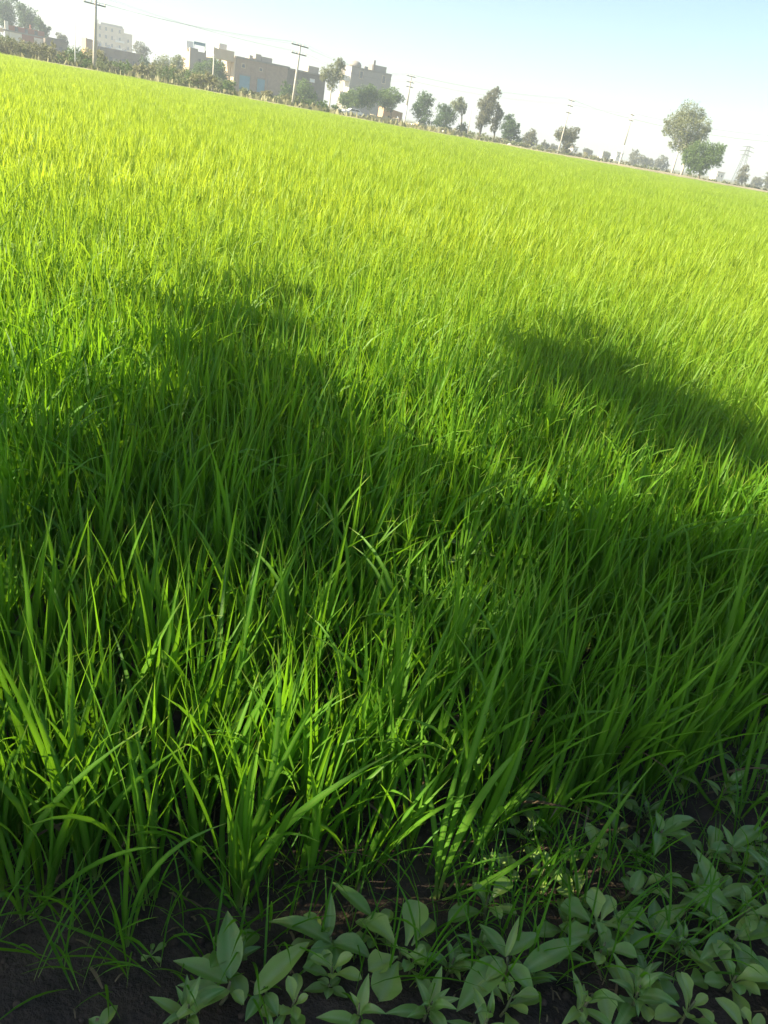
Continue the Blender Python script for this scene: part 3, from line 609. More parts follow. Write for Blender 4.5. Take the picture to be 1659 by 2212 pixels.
# long warehouse
b = House('warehouse', 'long brown brick warehouse with two pale blue shutter doors and a cream balcony', 510, 120.5, 160, PH); h = b.h; ur = b.on(706, 158)[0]; um = ur*.56; dv = 9.0
b.box('wall', 'brick_brown', 0, um, 0, dv, -.2, h-.35); b.box('wall', 'dark_block', um+.003, ur, .25, dv, -.2, h-.55); b.box('cornice', 'grey_concrete', -.1, um+.4, -.35, dv, h-.345, h); b.box('cornice', 'grey_concrete', um+.403, ur+.2, -.1, dv, h-.545, h-.25)
b.box('end_wall', 'cream_plaster', -.3, -.003, -.1, 2.4, -.2, h-.35); b.box('end_wall', 'cream_plaster', -.28, -.003, 2.9, dv, h*.45, h-.35)
b.box('balcony', 'cream_plaster', -5.2, -.35, .3, 6, h-1.3, h-.75); b.box('balcony_wall', 'cream_plaster', -5.2, -.35, .3, .55, h-.747, h+.75); b.box('balcony_wall', 'white_plaster', -5.2, -4.95, .553, 6, h-.747, h+1.0)
b.box('balcony_column', 'cream_plaster', -4.9, -4.4, .6, 1.1, -.2, h-1.303); b.box('balcony_column', 'cream_plaster', -2.5, -2.0, 4.6, 5.1, -.2, h-1.303); b.box('stair_head', 'white_plaster', -3.2, -1.4, 3, 5, h-.747, h+1.9)
for x0, y0, x1, y1 in ((516.5, 163.5, 539, 196), (555, 171.5, 576, 201)):
    c0 = b.on((x0+x1)/2, y0); u0, u1 = b.on(x0, (y0+y1)/2)[0], b.on(x1, (y0+y1)/2)[0]
    dr = b.box('shutter_door', 'blue_shutter', u0, u1, -.06, -.002, 0, c0[1]); fr = MB().box(u0-.2, u0-.002, -.12, .02, 0, c0[1]).box(u1+.002, u1+.2, -.12, .02, 0, c0[1]).box(u0-.2, u1+.2, -.12, .02, c0[1]+.002, c0[1]+.3).build('door_frame', 'grey_concrete', dr)
    for k_ in range(7): MB().box(u0+.02, u1-.02, -.085, -.062, .25+k_*c0[1]/7.3, .25+k_*c0[1]/7.3+.09).build('shutter_rib', 'blue_shutter', dr)
b.window(521.5, 137, 530, 146, 'cream_plaster'); b.window(559, 146, 567.5, 153.5, 'cream_plaster'); b.window(669, 170, 680, 177, 'white_plaster', 'white_metal')
for x0, x1, dz in ((540, 547, .7), (553, 565, 1.25), (566, 589, .95), (667, 690, 1.1)):
    yy = 120.5+(x0-510)*.2; b.box('roof_parapet', 'parapet', b.on(x0, yy)[0], b.on(x1, yy+3)[0], .4, 3.2, h+.002 if x0 < 600 else h-.248, h+dz)
for f_ in (.0, .28, .56): b.box('pilaster', 'brick_brown', um*f_+.2, um*f_+.7, -.14, -.002, -.2, h-.35)
# three-storey house
b = House('grey_villa', 'three-storey grey plaster house with bright corner balconies and a small roof dome', 761, 142.5, 195, PH+2); h = b.h; ur = b.on(847, 156)[0]; dv = 8
b.box('wall', 'grey_concrete', 0, ur, 0, dv, -.2, h-.25); b.box('roof_slab', 'grey_concrete', -.15, ur+.15, -.15, dv+.1, h-.247, h); 
for zz in (h*.70, h*.34):
    b.box('balcony', 'white_plaster', -2.6, -.003, .4, 4.2, zz-.3, zz); b.box('balcony_wall', 'cream_plaster', -2.6, -2.45, .4, 4.2, zz+.002, zz+1.1); b.box('balcony_wall', 'white_plaster', -2.447, -.003, .4, .55, zz+.002, zz+1.1)
b.box('end_wall', 'white_plaster', -.12, -.003, .1, 4.3, h*.12, h-.3)
dm = MB(); 
for i in range(6):
    pass
dm.tube([(0, 0, 0), (0, 0, .6), (0, 0, 1.0), (0, 0, 1.35), (0, 0, 1.55), (0, 0, 1.62)], [1.7, 1.7, 1.55, 1.15, .6, .05], 16)
o = dm.build('roof_dome', 'grey_concrete', b.t, True); o.location = (1.9, 2.2, h)
b.box('roof_parapet', 'grey_concrete', ur*.5, ur*.86, .3, 3, h+.002, h+1.5); b.box('chimney', 'dark_block', ur*.52, ur*.56, .0, .29, h+.002, h+2.6); b.box('roof_parapet', 'grey_concrete', 3.9, ur*.4, .2, .5, h+.002, h+.6)
b.window(776, 153, 784.5, 169.5, 'cream_plaster'); b.window(825, 163, 833, 180, 'cream_plaster'); b.window(800, 184, 808, 198, 'grey_concrete')
# small brick ruin with arched openings and low wall
b = House('brick_ruin', 'small roofless orange brick ruin with ragged arched openings beside the white-footed pole', 833, 232.5, 150, PH+6); h = b.h; ur = b.on(866, 240)[0]; zt = h
def arch_wall(u0, u1, a0, a1, zs, zt, m_, nm, hs, v0, v1):
    pr = [(u0, -.2), (u0, zt), (u1, zt*.9), (u1, -.2), (a1, -.2), (a1, zs)]
    c, r_ = (a0+a1)/2, (a1-a0)/2
    pr += [(c+r_*math.cos(w), zs+r_*1.3*math.sin(w)) for w in np.linspace(.35, math.pi-.35, 6)]+[(a0, zs), (a0, -.2)]
    MB().prism(pr, v0, v1).build(nm, m_, hs.t)
arch_wall(0, ur*.55, ur*.2, ur*.4, h*.35, h, 'brick_orange', 'arched_wall', b, 0, .35); arch_wall(ur*.55+.003, ur*1.15, ur*.7, ur*1.0, h*.3, h*.95, 'brick_orange', 'arched_wall', b, .1, .45)
b.box('end_wall', 'brick_orange', -.003-.4, -.003, 0, 3.2, -.2, h); b.box('back_wall', 'dark_block', 0, ur*1.15, 3.2, 3.5, -.2, h*.7)
b.box('parapet', 'white_plaster', .4, 1.1, .36, .8, h*.8, h+.7)
t = thing('low_wall', 'low pale yellow block wall in front of the brick ruin', 'wall', foot(826, 196)); 
w0 = foot(800, 192)-foot(826, 196); w1 = foot(862, 194)-foot(826, 196); w0[2] = w1[2] = 0
for i in range(5):
    p0 = w0+(w1-w0)*(i/5+.004); p1 = w0+(w1-w0)*((i+1)/5-.004); dd = (p1-p0)/np.linalg.norm(p1-p0); nn = np.array([-dd[1], dd[0], 0])*.2; hh = [1.0, .8, 1.15, .95, 1.1][i]
    mb = MB(); mb.add([p0-nn, p1-nn, p1+nn, p0+nn]+[v_+np.array([0, 0, hh+random.uniform(-.1, .1)]) for v_ in (p0-nn, p1-nn, p1+nn, p0+nn)], [(3,2,1,0),(4,5,6,7),(0,1,5,4),(1,2,6,5),(2,3,7,6),(3,0,4,7)]); mb.build('wall_segment', 'yellow_block', t)
# far white houses
for x, y, d, xr, lab in ((1238, 318, 300, 1249, 'tiny pale house right of the lone round tree'), (1152, 305, 310, 1162, 'tiny white house far behind the low hazy tree'), (1301, 335, 330, 1317, 'tiny long white house on the horizon left of the last pole'),
                         (1333, 329, 320, 1347, 'tiny taller cream house behind the last pole'), (1550, 371, 300, 1566, 'tiny white house far behind the dense green tree')):
    b = House('far_house', lab, x, y, d, 75, group='small white houses on the horizon'); ur = max(b.on(xr, y+(xr-x)*.19)[0], 2); h = max(b.h, 2.5)
    b.box('wall', 'white_plaster', 0, ur, 0, 5, -.2, h); b.box('roof_slab', 'cream_plaster', -.2, ur+.2, -.2, 5.2, h+.002, h+.25); b.win(ur*.3, h*.6, .5, .5, 'white_plaster'); b.win(ur*.7, h*.6, .5, .5, 'white_plaster')

# ------------------------------------------------------------------ poles and wires
TIPS = []
def pole(name, label, top, basep, d, r0, r1, m_, arms, foot_m=None, group=None):
    B_ = foot(basep[0]+(basep[1]-horizon(basep[0]))*-.0, d); T_ = G(top[0], top[1], d); Bp = G(basep[0], basep[1], d); B_ = np.array([Bp[0], Bp[1], 0.])
    t = thing(name, label, 'pole', B_, 0, group); ax = T_-B_
    if foot_m:
        MB().tube([(0, 0, -.3), ax*.42], [r0, r0*.8+r1*.2], 9).build('painted_foot', foot_m, t, True); MB().tube([ax*.4201, ax], [r0*.78+r1*.2, r1], 9).build('shaft', m_, t, True)
    else: MB().tube([(0, 0, -.3), ax*.5, ax], [r0, (r0+r1)/2, r1], 9).build('shaft', m_, t, True)
    cx = np.array([e_n[0], e_n[1], 0.])*.55+np.array([e_dir[0], e_dir[1], 0])*.8; cx /= np.linalg.norm(cx); tips = []
    for f_, w_ in arms:
        c = ax*f_; a_ = MB().tube([c-cx*w_-np.array([0, .15, 0]), c+cx*w_-np.array([0, .15, 0])], .07, 4).build('crossarm', 'iron', t)
        for k_ in (-1, -.4, .4, 1):
            p_ = c+cx*w_*k_*.93-np.array([0, .15, 0]); MB().tube([p_, p_+np.array([0, 0, .12]), p_+np.array([0, 0, .28])], [.04, .075, .05], 6).build('insulator', 'white_plaster', a_); tips.append(B_+p_+np.array([0, 0, .28]))
    TIPS.append(tips); return t
EP = 'electricity poles along the far road'
pole('electricity_pole', 'tallest electricity pole, cut by the top edge, before the cream apartment block', (206.5, -12), (204, 150), dedge(204)+8, .26, .17, 'pole_concrete', [(.88, 1.5), (.97, 1.2)], group=EP)
pole('electricity_pole', 'electricity pole with two crossarms before the warehouse', (649, 97), (630.5, 231), dedge(635)+8, .19, .12, 'pole_concrete', [(.985, 1.7), (.86, 1.5)], group=EP)
pole('electricity_pole', 'electricity pole with a whitish lower half beside the brick ruin', (889, 163), (872, 272), 168, .18, .11, 'pole_concrete', [(.98, 1.6), (.87, 1.3), (.78, 1.2)], 'white_plaster', EP)
pole('electricity_pole', 'electricity pole standing in front of the lone round tree', (1235, 215), (1208, 320), 172, .15, .08, 'pole_concrete', [(.98, 1.5), (.89, 1.4), (.77, 1.3)], None, EP)
pole('electricity_pole', 'electricity pole standing in the open left of the big tree', (1366.5, 246), (1337, 356), 165, .14, .08, 'pole_concrete', [(.88, 1.2), (.98, 1.0)], 'white_plaster', EP)
n_main = len(TIPS)
pole('thin_post', 'thin white post between the low block house and the orange-ended house', (161.8, 46), (162.3, 122), dedge(162)+8, .075, .05, 'white_metal', [])
pole('thin_post', 'thin pale post among the leafy trees left of the warehouse', (462.5, 117), (460, 180), dedge(461)+6, .11, .08, 'pole_concrete', [])
pole('thin_post', 'thin grey leaning post left of the tall eucalyptus', (1020, 231), (1010.5, 288), 162, .08, .05, 'pole_concrete', [])
pole('leaning_post', 'stout wooden post leaning beside the trunk of the big pale tree', (1464, 328), (1451.5, 373), 150, .2, .17, 'pole_concrete', [])
def wire(pts, lab, sag=.02):
    mb = MB(); P_ = []
    for a_, b_ in zip(pts[:-1], pts[1:]):
        L_ = np.linalg.norm(b_-a_)
        for t_ in np.linspace(0, 1, 10)[:-1]: P_.append(a_+(b_-a_)*t_-np.array([0, 0, L_*sag*4*t_*(1-t_)]))
    P_.append(pts[-1]); mb.tube(P_, .007, 4); tag(mb.build('power_line', 'wire'), lab, 'wire', 'power lines between the poles')
ws = ['topmost thin power line sagging between the poles', 'second thin power line from the top between the poles', 'third thin power line from the top between the poles', 'lower thin power line strung between the lower crossarms', 'lowest thin power line strung between the lower crossarms']
for k, (i0, lab) in enumerate(zip((0, 1, 3, 4, 7), ws)):
    pts = [TIPS[j][i0] for j in range(n_main)]; st = pts[0]+(pts[0]-pts[1])*.8; st[2] = pts[0][2]+.6; en = pts[-1]+(pts[-1]-pts[-2])*2.2; en[2] = pts[-1][2]
    wire([st]+pts+[en], lab)
# lattice pylon
t = thing('lattice_pylon', 'faint lattice power pylon on the horizon at the far right', 'pylon', foot(1592, 400)); zt = G(1599, 313, 400)[2]; W0, W1 = 1.9, .45
lg = lambda f_: W0+(W1-W0)*f_
for sx, sy in ((-1,-1),(1,-1),(1,1),(-1,1)): MB().tube([(sx*W0, sy*W0, -.2), (sx*W1, sy*W1, zt)], .09, 4).build('leg', 'iron', t)
br = MB()
for i in range(9):
    f0, f1 = i/9, (i+1)/9; a_, b_ = lg(f0), lg(f1)
    for (sx, sy), (tx, ty) in (((-1,-1),(1,-1)), ((1,-1),(1,1)), ((1,1),(-1,1)), ((-1,1),(-1,-1))):
        br.tube([(sx*a_, sy*a_, f0*zt), (tx*b_, ty*b_, f1*zt)], .04, 3); br.tube([(tx*a_, ty*a_, f0*zt), (sx*b_, sy*b_, f1*zt)], .04, 3)
br.build('bracing', 'iron', t)
for f_, w_ in ((.97, 2.6), (.86, 3.2), (.75, 2.4)): MB().tube([(-w_, 0, zt*f_), (0, 0, zt*f_+.5), (w_, 0, zt*f_)], [.08, .2, .08], 4).build('crossarm', 'iron', t)

# ------------------------------------------------------------------ things on the far bank
def car(x, d, rz):
    t = thing('parked_car', 'white car parked under the trees before the grey house', 'car', foot(x, d), rz)
    pr = [(-2.15,.35),(-2.2,.75),(-1.95,.95),(-1.15,1.02),(-.55,1.45),(.95,1.47),(1.55,1.05),(2.1,.95),(2.2,.6),(2.15,.32)]
    bd = MB().prism(pr, -.82, .82).build('body', 'white_metal', t)
    for sy in (-1, 1):
        y0, y1 = (.822, .84) if sy > 0 else (-.84, -.822)
        MB().prism([(-1.0,1.04),(-.5,1.38),(.15,1.39),(.15,1.04)], y0, y1).build('window', 'glass', t); MB().prism([(.22,1.04),(.22,1.39),(.9,1.39),(1.35,1.06)], y0, y1).build('window', 'glass', t)
        for wx in (-1.35, 1.35):
            w = MB().tube([(wx, sy*.66, .32), (wx, sy*.86, .32)], .32, 16).build('wheel', 'rubber', t); MB().tube([(wx, sy*.865, .32), (wx, sy*.88, .32)], .18, 10).build('rim', 'white_metal', w)
        MB().box(-2.24, -2.2, sy*.62-.15, sy*.62+.15, .65, .8).build('headlight', 'glass', t)
car(763, 176, math.atan2(math.cos(R(66)), math.sin(R(66))))
def sack(x, d, r, m_, lab, z=None):
    p = foot(x, d); t = tag(MB().lump((0, 0, r*.5), r, 9, int(x*10), .7).build('sack' if m_ != 'stone' else 'stone', m_, None, True), lab, 'sack' if m_ != 'stone' else 'stone', 'litter on the far bank'); t.location = p
sack(733, 174, .95, 'white_metal', 'big white bundle left of the parked car'); sack(741, 174, .6, 'white_metal', 'smaller white bundle touching the parked car')
sack(893, 166, .75, 'white_plaster', 'whitish sack right of the white-footed pole'); sack(899, 166, .6, 'blue_plastic', 'pale blue plastic bag on the far bank')
sack(884, 164, .7, 'stone', 'pile of rubble right beside the white-footed pole')
t = thing('block_pile', 'squarish pale yellow block right of the blue plastic bag', 'block', foot(910, 165), .6); MB().box(-1.1, 1.1, -.5, .5, -.1, .95).build('block', 'yellow_block', t); MB().box(-.8, .5, -.4, .4, .952, 1.2).build('slab', 'yellow_block', t)
sack(950, 163, .55, 'stone', 'pair-sized pale stone on the bank below the low dark tree'); sack(960, 163, .6, 'stone', 'pale stone left of the thin leaning post'); sack(1104, 160, .55, 'stone', 'lone pale stone on the track below the dark round tree')
q = random.Random(9)
for i in range(16):
    sack(q.uniform(1150, 1660), 160+q.uniform(-3, 6), q.uniform(.2, .42), 'stone', 'small pale stone lying along the dirt track')

# ------------------------------------------------------------------ weeds on the near bund
def leaf_arrays(A, B, width, kind='lance', curl=0.12, up=(0, 0, 1), fold=0.18, nseg=13, wav=0.0):
    """broad leaf from A to B: lance (widest in the middle) or spoon (widest near the tip)"""
    A = np.asarray(A, float); B = np.asarray(B, float); ax = B-A; L = np.linalg.norm(ax); ax = ax/L
    up = np.asarray(up, float); sd = np.cross(ax, up); sd /= max(np.linalg.norm(sd), 1e-6); nr = np.cross(sd, ax)
    t = np.linspace(0, 1, nseg+1)
    if kind == 'lance': w = np.sin(np.pi*np.clip(t, 0, 1)**0.85)**0.85*(1-0.25*t)+0.06*(1-t)
    else: w = np.where(t < 0.62, 0.10+0.90*(t/0.62)**1.5, np.sqrt(np.clip(1-(np.maximum(t-0.62, 0)/0.38)**2.4, 0, 1)))
    w = w/w.max()*width*0.5; w[-1] = 0.0004
    arc = curl*L*4*t*(1-t)
    P = A+ax*(t*L)[:, None]+nr*arc[:, None]
    wv = wav*width*np.sin(t*17)
    Lf = P-sd*w[:, None]+nr*(w*fold+wv)[:, None]; Rt = P+sd*w[:, None]+nr*(w*fold-wv)[:, None]
    ml = P-sd*(w*.5)[:, None]+nr*(w*fold*.35)[:, None]; mr = P+sd*(w*.5)[:, None]+nr*(w*fold*.35)[:, None]
    n = nseg+1; V = np.concatenate([Lf, ml, P, mr, Rt])
    Q = np.array([(k*n+i, (k+1)*n+i, (k+1)*n+i+1, k*n+i+1) for k in range(4) for i in range(nseg)])
    md = np.concatenate([np.ones(n), np.full(n, .5), np.zeros(n), np.full(n, .5), np.ones(n)])
    return V, Q, np.tile(t, 5), md
qw = random.Random(31)
def leaf_obj(t, o0, A, B, width, kind, mtl='weed', curl=None, up=(0, 0, 1), nm='leaf'):
    V, Q, al, md = leaf_arrays(np.asarray(A)-o0, np.asarray(B)-o0, width, kind, qw.uniform(.04, .16) if curl is None else curl, up, qw.uniform(.3, .6), wav=qw.uniform(.01, .045))
    return obj(nm, mesh_np(nm, V, Q, mtl, {'tone': np.full(len(V), qw.random()), 'along': al, 'mid': md}, True), t)
def hero_weed(label, root, leaves, mtl='weed', z=0.09, ph=None):
    """root and leaves given as seen in the picture, carried onto the height at which they grow"""
    g = gnd(root[0], root[1], z); g0 = np.array([g[0]+qw.uniform(-.02, .02), g[1]+qw.uniform(-.01, .03), soil_z(g[0], g[1])-.01])
    t = thing('weed', label, 'weed', g0, 0, 'broad-leaved weeds on the near bund')
    MB().tube([(0, 0, -.01), (g-g0)*.5+np.array([.006, 0, 0]), g-g0+np.array([0, 0, .012])], [.0042, .0036, .0025], 6).build('stem', 'stem', t, True)
    for lf in leaves:
        (ax, ay), (bx, by), wpx, kind = lf[:4]; zt = z+(lf[4] if len(lf) > 4 else 0.0); m_ = lf[5] if len(lf) > 5 else mtl
        A = gnd(ax, ay, z); B = gnd(bx, by, zt); wd = wpx*np.dot((A+B)/2-cO, fwd)/F
        leaf_obj(t, g0, A, B, wd, kind, m_)
def r6(x, y): return (x*.504, 1672.5+y*.504)
def r7(x, y): return (780.5+x*.5296, 1672.5+y*.5296)
def LV(f, *rows): return [(f(a, b), f(c, d_), w*.5 if f is r6 else w*.53, k, *rest) for a, b, c, d_, w, k, *rest in rows]
L_, S_ = 'lance', 'spoon'
hero_weed('broad-leaved weed with one tall upright leaf, left of the other weeds', r6(985, 905), LV(r6, (985,875,975,585,112,L_,.05), (975,895,742,800,84,L_), (1000,860,1055,705,34,L_,.03), (1008,800,1120,740,38,L_), (985,930,720,1075,80,L_,.01,'weed_pale'), (960,960,760,905,70,L_), (1000,930,1045,990,50,L_,0,'weed_pale')))
hero_weed('small pale weed at the bottom edge, left of all others', r6(440, 1090), LV(r6, (430,1090,505,990,55,L_,.0,'weed_pale'), (430,1090,380,1050,50,L_), (440,1100,470,1160,50,L_)), z=.05)
hero_weed('tiny seedling with bright leaves on the dark soil', r6(650, 770), LV(r6, (650,775,712,725,30,S_,0,'weed_pale'), (645,780,605,800,30,S_,0,'weed_pale'), (652,780,690,805,24,S_,0,'weed_pale'), (650,770,655,725,20,S_)), z=.03)
hero_weed('weed with one long pale slanting leaf', r6(1130, 930), LV(r6, (1088,945,1330,715,98,L_,.03,'weed_pale'), (1120,930,1210,800,50,L_), (1140,940,1190,1040,60,L_), (1120,950,1050,1060,60,L_)))
hero_weed('weed with dark narrow leaves around one upright leaf', r6(1415, 715), LV(r6, (1420,725,1152,632,78,L_), (1405,705,1420,508,50,L_,.04), (1590,605,1422,462,66,L_,.02), (1420,730,1300,850,80,L_), (1430,720,1590,790,90,L_), (1440,740,1450,860,60,L_)))
hero_weed('weed with small star of bright leaves under the narrow-leaved weed', r6(1410, 920), LV(r6, (1410,915,1300,930,50,L_,0,'weed_pale'), (1410,915,1400,965,45,L_), (1415,910,1460,875,40,L_), (1410,910,1360,880,40,L_,0,'weed_pale'), (1420,920,1490,960,45,L_)), z=.06)
hero_weed('spoon-leaved weed with big round pale leaves, centre bottom', r7(150, 720), LV(r7, (150,712,20,590,96,S_), (182,700,232,515,112,S_,.03), (185,742,268,752,92,S_), (150,745,28,800,96,S_), (150,765,72,925,130,S_), (205,700,285,590,80,S_,.01)), mtl='weed_pale', z=.10)
hero_weed('weed with drooping lance leaves right of the spoon-leaved weed', r7(590, 760), LV(r7, (578,752,388,968,118,L_,-.02), (588,745,645,578,32,L_,.05,'weed_pale'), (592,738,732,655,66,L_), (650,812,912,672,88,L_,.01), (588,745,478,610,60,L_), (600,780,700,900,80,L_), (585,770,500,850,60,L_,0,'weed_pale')), z=.12)
hero_weed('round-leaved rosette weed with cupped upright leaves', r7(955, 625), LV(r7, (945,612,812,535,100,S_), (958,602,940,466,84,S_,.04,'weed_pale'), (975,602,1022,498,64,S_,.03,'weed_pale'), (985,616,1106,630,104,S_,0,'weed_pale'), (960,640,845,670,84,S_), (970,640,1010,740,80,S_)), z=.11)
hero_weed('weed with a tall spear leaf near the right edge', r7(1450, 498), LV(r7, (1442,492,1362,303,74,L_,.04), (1462,500,1602,452,48,L_,0,'weed_pale'), (1450,505,1380,560,60,L_), (1440,500,1290,540,70,L_)), z=.11)
hero_weed('weed with long dark leaves at the lower right edge', r7(1525, 668), LV(r7, (1505,645,1292,482,74,L_), (1525,662,1628,574,58,L_,.02,'weed_pale'), (1530,682,1585,905,96,L_,-.02), (1540,672,1680,630,80,L_), (1510,670,1380,760,80,L_), (1600,740,1680,900,80,L_)), z=.12)
hero_weed('weed with two opposite oval leaves against the right edge', r7(1507, 303), LV(r7, (1508,303,1638,222,66,L_), (1500,310,1408,322,58,L_), (1510,302,1470,205,34,L_,.03), (1515,310,1590,320,30,L_)), z=.13)
hero_weed('single pale oblong leaf weed rising at the bottom edge', r7(1005, 1040), LV(r7, (1008,1040,985,884,88,S_,.04,'weed_pale'), (900,1045,884,960,52,S_,.02,'weed_pale'), (1010,1050,1100,1010,80,S_)), z=.08)
hero_weed('weed with a fan of pointed leaves below the grass on the right', r7(1225, 240), LV(r7, (1228,240,1362,183,60,L_), (1228,242,1335,255,50,L_), (1222,240,1195,332,50,L_), (1220,234,1200,150,36,L_,.02), (1225,238,1290,180,40,L_)), z=.13)
hero_weed('weed with a yellowish oval leaf between the rosette and the spear-leaved weed', r7(1190, 640), LV(r7, (1192,632,1328,543,66,L_,0,'weed_pale'), (1190,640,1195,505,60,L_), (1185,640,1080,560,80,S_), (1195,650,1300,700,90,L_), (1185,650,1100,700,80,S_)), z=.10)
hero_weed('small weed with one upright oval leaf among the grass stems', r7(1100, 480), LV(r7, (1102,482,1145,390,54,L_,.02), (1098,480,1060,420,34,L_), (1100,485,1170,500,40,L_)), z=.10)
hero_weed('frilly pale weed with crinkled leaves at the bottom right', r7(1140, 900), LV(r7, (1140,900,1090,790,90,S_,.02,'weed_pale'), (1145,900,1200,830,80,S_,.01,'weed_pale'), (1150,905,1290,890,90,S_), (1150,920,1230,980,90,S_,0,'weed_pale'), (1130,915,1050,980,90,S_), (1330,850,1400,840,90,S_), (1140,930,1170,1010,60,S_,0,'weed_pale')), z=.08)
hero_weed('broad-leaved weed showing oval leaves between rice blades in the middle', (1010, 1190), [((1010,1190),(950,1170),20,L_), ((1015,1185),(1070,1150),20,L_,.02), ((1020,1195),(1075,1205),18,L_), ((1010,1200),(960,1225),18,L_), ((1015,1180),(1010,1140),16,L_,.03)], mtl='dull_leaf', z=.27)
hero_weed('oval-leaved weed in a sunny gap at the foot of the rice', r7(225, 90), LV(r7, (230,100,180,85,36,L_,0,'weed_pale'), (230,100,290,35,36,L_,.02,'weed_pale'), (235,105,215,60,28,L_,0,'weed_pale'), (235,110,260,140,36,S_,0,'weed_pale'), (225,110,130,75,44,L_,0,'weed_pale')), z=.12)
# ordinary weeds that fill the ground between them: a few plants, copied one by one with all their leaves
PW = []
for k in range(7):
    t = thing('weed', 'x', 'weed'); kind = S_ if k in (1, 3, 4) else L_; hgt = qw.uniform(.05, .13)
    MB().tube([(0, 0, -.02), (.004, .003, hgt*.5), (0, 0, hgt+.01)], [.004, .0034, .002], 6).build('stem', 'stem', t, True)
    n_ = qw.randint(6, 10)
    for i in range(n_):
        a_ = i*2.4+qw.uniform(-.4, .4); lv = i/n_; z0 = hgt*(.35+.65*lv); Ln = qw.uniform(.05, .10)*(1-.35*lv); el = R(qw.uniform(0, 35)+40*lv*lv)
        A = np.array([.004*math.cos(a_), .004*math.sin(a_), z0]); B = A+Ln*np.array([math.cos(a_)*math.cos(el), math.sin(a_)*math.cos(el), math.sin(el)])
        leaf_obj(t, np.zeros(3), A, B, Ln*(qw.uniform(.26, .36) if kind == L_ else qw.uniform(.42, .55)), kind, 'weed_pale' if qw.random() < .4 else 'weed', qw.uniform(.05, .2))
    t['label'] = 'small %s-leaved weed in the weed cover between the rice and the bottom edge' % ('spoon' if kind == S_ else 'lance'); PW.append(t)
first = set(); placed = []
tries = 0
while len(placed) < 66 and tries < 6000:
    tries += 1; px, py = qw.uniform(380, 1750), qw.uniform(1480, 2330)
    g = gnd(px, py); f_ = in_field(g[0], g[1])
    if f_ > .22 or f_ < -1.6: continue
    if py < 2060-.36*max(0, px-900) and qw.random() < .6: continue
    if px < 900 and (py < 2010 or qw.random() < .55): continue
    if any((g[0]-a_)**2+(g[1]-b_)**2 < .075**2 for a_, b_ in placed): continue
    placed.append((g[0], g[1])); k = qw.randrange(len(PW)); src = PW[k]
    if k in first:
        t = src.copy(); col.objects.link(t)
        for ch in src.children: c_ = ch.copy(); col.objects.link(c_); c_.parent = t
    else: t = src; first.add(k)
    t['group'] = 'small weeds on the near bund'
    t.location = (g[0], g[1], soil_z(g[0], g[1])-.004); t.rotation_euler = (R(qw.uniform(-9, 9)), R(qw.uniform(-9, 9)), qw.uniform(0, 6.28)); s_ = qw.uniform(.65, 1.15); t.scale = (s_, s_, s_)

for _ in range(34):                                    # the weed cover goes on beyond the right edge of the view
    x_ = qw.uniform(1.05, 2.4); y_ = front_y(x_)-qw.uniform(.0, 1.1); src = PW[qw.randrange(len(PW))]
    t = src.copy(); col.objects.link(t); t.location = (x_, y_, soil_z(x_, y_)-.004); t.rotation_euler = (R(qw.uniform(-9, 9)), R(qw.uniform(-9, 9)), qw.uniform(0, 6.28)); s_ = qw.uniform(.8, 1.3); t.scale = (s_, s_, s_)
    for ch in src.children: c_ = ch.copy(); col.objects.link(c_); c_.parent = t

# ------------------------------------------------------------------ rice plants that stand out in the front row
def hero_rice(label, root, blades, z0=None):
    g = gnd(*root); g[2] = soil_z(g[0], g[1])-.005; t = thing('rice_plant', label, 'rice plant', g, 0, 'rice plants that stand out in the front row')
    for (bx, by), (cx, cy_), (tx, ty), w, dy, *m_ in blades:
        # base on the ground, bend and tip on upright planes dy metres nearer (-) or farther (+) than the root
        A = gnd(bx, by); A[2] = soil_z(A[0], A[1])-.005
        def at(px, py, yy): r = ray(px, py); return cO+r*(yy/r[1])
        Cc = at(cx, cy_, A[1]+dy*.4); T = at(tx, ty, A[1]+dy); ts = np.linspace(0, 1, 12)[:, None]
        P = (1-ts)**2*A+2*ts*(1-ts)*(2*Cc-(A+T)/2)+ts**2*T; tv = ts[:, 0]
        wd = w*.5*np.minimum(1, .32+1.6*tv)*np.clip(1-np.clip((tv-.5)/.5, 0, 1)**1.8, .02, 1)
        tg = np.gradient(P, axis=0); tg /= np.linalg.norm(tg, axis=1)[:, None]
        view = P-cO; sd = np.cross(tg, view); sd /= np.linalg.norm(sd, axis=1)[:, None]
        al_ = qs.uniform(-.6, .6); nr = np.cross(sd, tg); sd2 = sd*math.cos(al_)+nr*math.sin(al_); nr2 = nr*math.cos(al_)-sd*math.sin(al_)
        V = np.concatenate([P-sd2*wd[:, None]+nr2*(wd*.25)[:, None], P, P+sd2*wd[:, None]+nr2*(wd*.25)[:, None]])-g; n = 12
        Q = np.array([(k*n+i, (k+1)*n+i, (k+1)*n+i+1, k*n+i+1) for k in range(2) for i in range(n-1)])
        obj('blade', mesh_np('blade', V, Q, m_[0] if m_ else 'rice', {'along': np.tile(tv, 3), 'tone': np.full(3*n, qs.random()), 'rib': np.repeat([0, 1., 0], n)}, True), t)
hero_rice('rice plant with one long blade arching right at the left edge', (52, 2005), [((50,2000),(75,1790),(318,1568),.014,.1), ((52,2000),(20,1870),(-30,1700),.012,.05), ((54,2005),(110,1900),(95,1660),.012,.1), ((48,2000),(60,1850),(40,1560),.013,.15), ((58,2000),(200,1870),(345,1830),.010,.0), ((50,2005),(10,1930),(-30,1990),.010,-.05)])
hero_rice('thin rice shoot with a sunlit straight blade alone on dark soil', (274, 2060), [((274,2060),(272,1920),(283,1738),.010,.03), ((275,2055),(330,1880),(490,1778),.011,.02), ((276,2058),(300,1960),(322,1870),.008,.05), ((273,2060),(225,2030),(75,1975),.008,-.03)])
